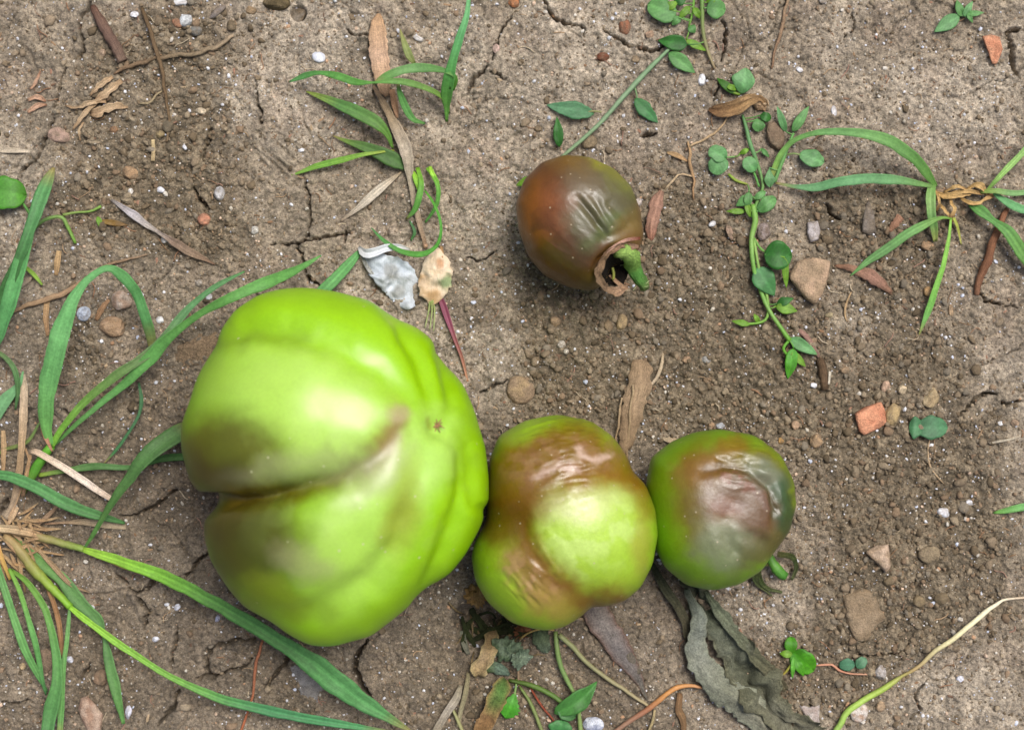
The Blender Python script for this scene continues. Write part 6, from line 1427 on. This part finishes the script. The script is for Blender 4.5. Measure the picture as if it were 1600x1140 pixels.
stone(1265, 1120, 34, 50, 0, (216, 206, 200), 'whitish bone shaped stone at the bottom edge', 'stone', 'stone', 'stones set in the soil', ht=14, outline=[(1246, 1098), (1264, 1104), (1281, 1099), (1280, 1118), (1282, 1150), (1258, 1150), (1258, 1120)], rgb2=(180, 164, 156), planes=4)
stone(927, 1131, 34, 24, 5, (222, 226, 234), 'white and slate flat stone at the bottom edge', 'stone', 'stone', 'stones set in the soil', ht=10, rgb2=(150, 156, 176), planes=3)
stone(142, 1112, 38, 64, -25, (166, 134, 112), 'long pinkish brown stone at the bottom left', 'stone', 'stone', 'stones set in the soil', ht=18, rgb2=(190, 166, 146), planes=5, outline=[(126, 1090), (136, 1086), (150, 1100), (161, 1116), (158, 1145), (140, 1150), (128, 1125), (122, 1106)])
stone(157, 1058, 24, 28, 0, (150, 124, 100), 'brown chip above the long pinkish stone', ht=12)
stone(70, 1030, 26, 44, 0, (156, 132, 110), 'flat brown stone between the grass blades at the bottom left', ht=12, sink=0.5)
stone(35, 1040, 11, 11, 0, (206, 180, 138), 'round cream pebble under the lower left blades', ht=8, planes=12)
stone(971, 503, 19, 26, 10, (176, 152, 112), 'tallest ochre crumb stone below the upper tomato', ht=14, planes=6)
stone(950, 511, 16, 20, 0, (150, 128, 98), 'brown pebble left of the tallest ochre one', ht=12, planes=12)
stone(867, 502, 18, 16, 0, (186, 156, 122), 'pinkish tan pebble below the left of the upper tomato', ht=12, planes=12)
stone(877, 538, 14, 13, 0, (214, 206, 192), 'small white pebble below the pinkish tan one', ht=9)
stone(885, 549, 9, 9, 0, (230, 222, 206), 'smaller white crumb touching the small white pebble', ht=6)
stone(998, 316, 11, 16, 0, (216, 204, 196), 'pale pink chip between the upper tomato and the bark strip', ht=9)
stone(976, 42, 20, 26, 0, (156, 104, 78), 'reddish round pebble set in the crust at the top', ht=12, planes=12, sink=0.5)
stone(942, 89, 20, 15, 0, (120, 66, 44), 'dark red pebble in a small hollow above the upper tomato', ht=12, planes=12, sink=0.5)
stone(1015, 54, 14, 13, 0, (190, 158, 132), 'small peach pebble right of the reddish round one', ht=9)
stone(993, 93, 13, 12, 0, (160, 140, 112), 'small grey tan pebble right of the dark red one', ht=9, planes=12)
stone(920, 221, 26, 24, 0, (150, 132, 104), 'round soil coloured pebble just above the upper tomato', ht=14, planes=12)
stone(840, 201, 13, 12, 0, (136, 118, 94), 'round brown pebble left of the upright green leaflet', ht=9, planes=12)
stone(803, 4, 18, 18, 0, (206, 136, 92), 'orange pebble cut by the top edge near the middle', ht=12, mat=M['brick'], planes=12)
stone(1103, 562, 17, 12, 0, (166, 166, 162), 'blue grey flat pebble below the bright tip of the creeping weed', ht=9)
stone(1073, 562, 15, 13, 0, (190, 158, 126), 'tan pebble left of the blue grey flat one', ht=9)
stone(343, 302, 18, 22, 0, (206, 204, 204), 'pale grey angular pebble by the left crack', ht=12, planes=4)
stone(251, 297, 13, 11, 0, (240, 242, 250), 'white chip above the slender grey pod', ht=8)
stone(204, 299, 9, 10, 0, (236, 232, 224), 'white crumb left of the chip above the pod', ht=6)
stone(258, 374, 14, 13, 0, (236, 234, 230), 'white chip touching the underside of the grey pod', ht=8)
stone(250, 500, 13, 12, 0, (238, 240, 240), 'white chip right of the arch of grass', ht=8)
stone(327, 464, 12, 10, -30, (240, 240, 242), 'white chip beside the long thin blade above the largest tomato', ht=7)
stone(398, 360, 13, 14, 0, (226, 222, 212), 'white pebble in the crack above the largest tomato', ht=9)
stone(311, 442, 12, 12, 0, (176, 168, 156), 'grey crumb between the two long blades', ht=8)
stone(277, 948, 11, 12, 0, (236, 238, 250), 'white chip below the largest tomato near the cracked plates', ht=7)
stone(243, 998, 11, 9, -20, (236, 240, 252), 'white chip lower left of the others beneath the largest tomato', ht=7)
stone(109, 1030, 12, 12, -20, (240, 242, 252), 'white chip among the lower left blades', ht=8)
stone(340, 966, 8, 13, 10, (214, 216, 240), 'slim bluish white chip near the long low blade', ht=6)
stone(201, 1112, 11, 22, 0, (226, 226, 240), 'narrow white chip at the tip of the lower left blade', ht=8)
stone(1113, 350, 14, 9, -35, (244, 246, 250), 'bright white oblong chip left of the creeping weed', ht=8)
stone(1140, 362, 12, 28, -20, (166, 140, 120), 'pinkish splinter of stone beside the bright oblong chip', ht=10)
stone(1449, 384, 22, 16, 15, (180, 146, 112), 'tan wedge pebble below the short folded blade of the right tuft', ht=11, planes=5)
stone(1450, 455, 15, 16, 0, (200, 160, 110), 'round ochre snail shell like pebble touching a hanging blade of the right tuft', ht=12, planes=0)
stone(1486, 486, 9, 22, 0, (190, 160, 126), 'slim ochre flake below the right hand tuft', ht=7)
stone(1357, 345, 26, 52, -6, (136, 126, 116), 'tall dark grey flake of stone between the lilac block and the right tuft', 'stone', 'stone', 'stones set in the soil', ht=13, outline=[(1353, 318), (1358, 312), (1366, 335), (1369, 362), (1358, 368), (1346, 362), (1348, 338)], planes=4)
stone(1296, 492, 14, 8, 0, (196, 180, 140), 'small flat cream pebble under the pentagonal stone', ht=6)
stone(1303, 174 - 0, 9, 18, -8, (226, 224, 228), 'slim white chip right of the creeping weed top', ht=7)
stone(1249, 109, 12, 8, 35, (236, 236, 240), 'slanting white chip at the upper right', ht=6)
stone(1286, 1, 14, 12, 0, (170, 160, 150), 'grey crumb cut by the top edge at the upper right', ht=8)
stone(131, 490, 22, 24, 20, (166, 174, 190), 'blue grey shell like chip under the arched grass blade', 'shell', 'shell', None, ht=10, rgb2=(206, 214, 226), planes=3)
stone(466, 24, 30, 24, -30, (132, 122, 108), 'dark hollow grey clod near the top edge left of the dried stalk', 'stone', 'stone', 'stones set in the soil', ht=8, sink=0.7, rgb2=(104, 90, 72))
stone(1586, 660, 14, 11, 0, (196, 166, 138), 'peach pebble at the right edge', ht=8)
stone(1563, 661, 9, 8, 0, (240, 240, 240), 'white crumb left of the peach pebble at the right edge', ht=6)
stone(1271, 602, 11, 9, 0, (238, 240, 246), 'white crumb left of the stubby dark twig', ht=7)
stone(1320, 578, 15, 12, -10, (176, 148, 118), 'tan pebble right of the stubby dark twig', ht=10)
stone(745, 1010 - 0, 9, 9, 0, (200, 204, 220), 'pale crumb left of the shrivelled cluster', ht=6)
stone(1500, 1060, 13, 11, 0, (226, 228, 240), 'bluish white chip below the long white runner', ht=7)
stone(1500, 967, 11, 9, 0, (232, 226, 214), 'white crumb above the long white runner', ht=6)
stone(1472, 935, 26, 20, 0, (134, 118, 92), 'brown lump of soil above the long white runner', 'soil_clod', 'clod', 'clods of soil', ht=16, planes=12, mat=M['crumb'])
stone(1436, 940, 20, 22, 0, (146, 128, 98), 'ochre brown lump of soil left of its twin above the long white runner', 'soil_clod', 'clod', 'clods of soil', ht=15, planes=12, mat=M['crumb'])
stone(1390, 912 - 4, 20, 18, 0, (128, 112, 86), 'dark brown lump of soil under the pale angular stone', 'soil_clod', 'clod', 'clods of soil', ht=14, planes=12, mat=M['crumb'])
stone(262, 195 + 3, 20, 20, 0, (120, 110, 92), 'round grey brown lump of soil beneath the knotty root', 'soil_clod', 'clod', 'clods of soil', ht=15, planes=12, mat=M['crumb'])
stone(178, 203, 14, 12, 0, (176, 132, 96), 'round orange tan pebble among the upper left crumbs', ht=10, planes=12)
stone(250, 210, 15, 13, 0, (164, 144, 104), 'ochre pebble at the foot of the thin dark twig', ht=10, planes=12)
stone(160, 83, 13, 13, 0, (206, 178, 152), 'peach pebble below the thick brown twig on its left', ht=10, planes=12)
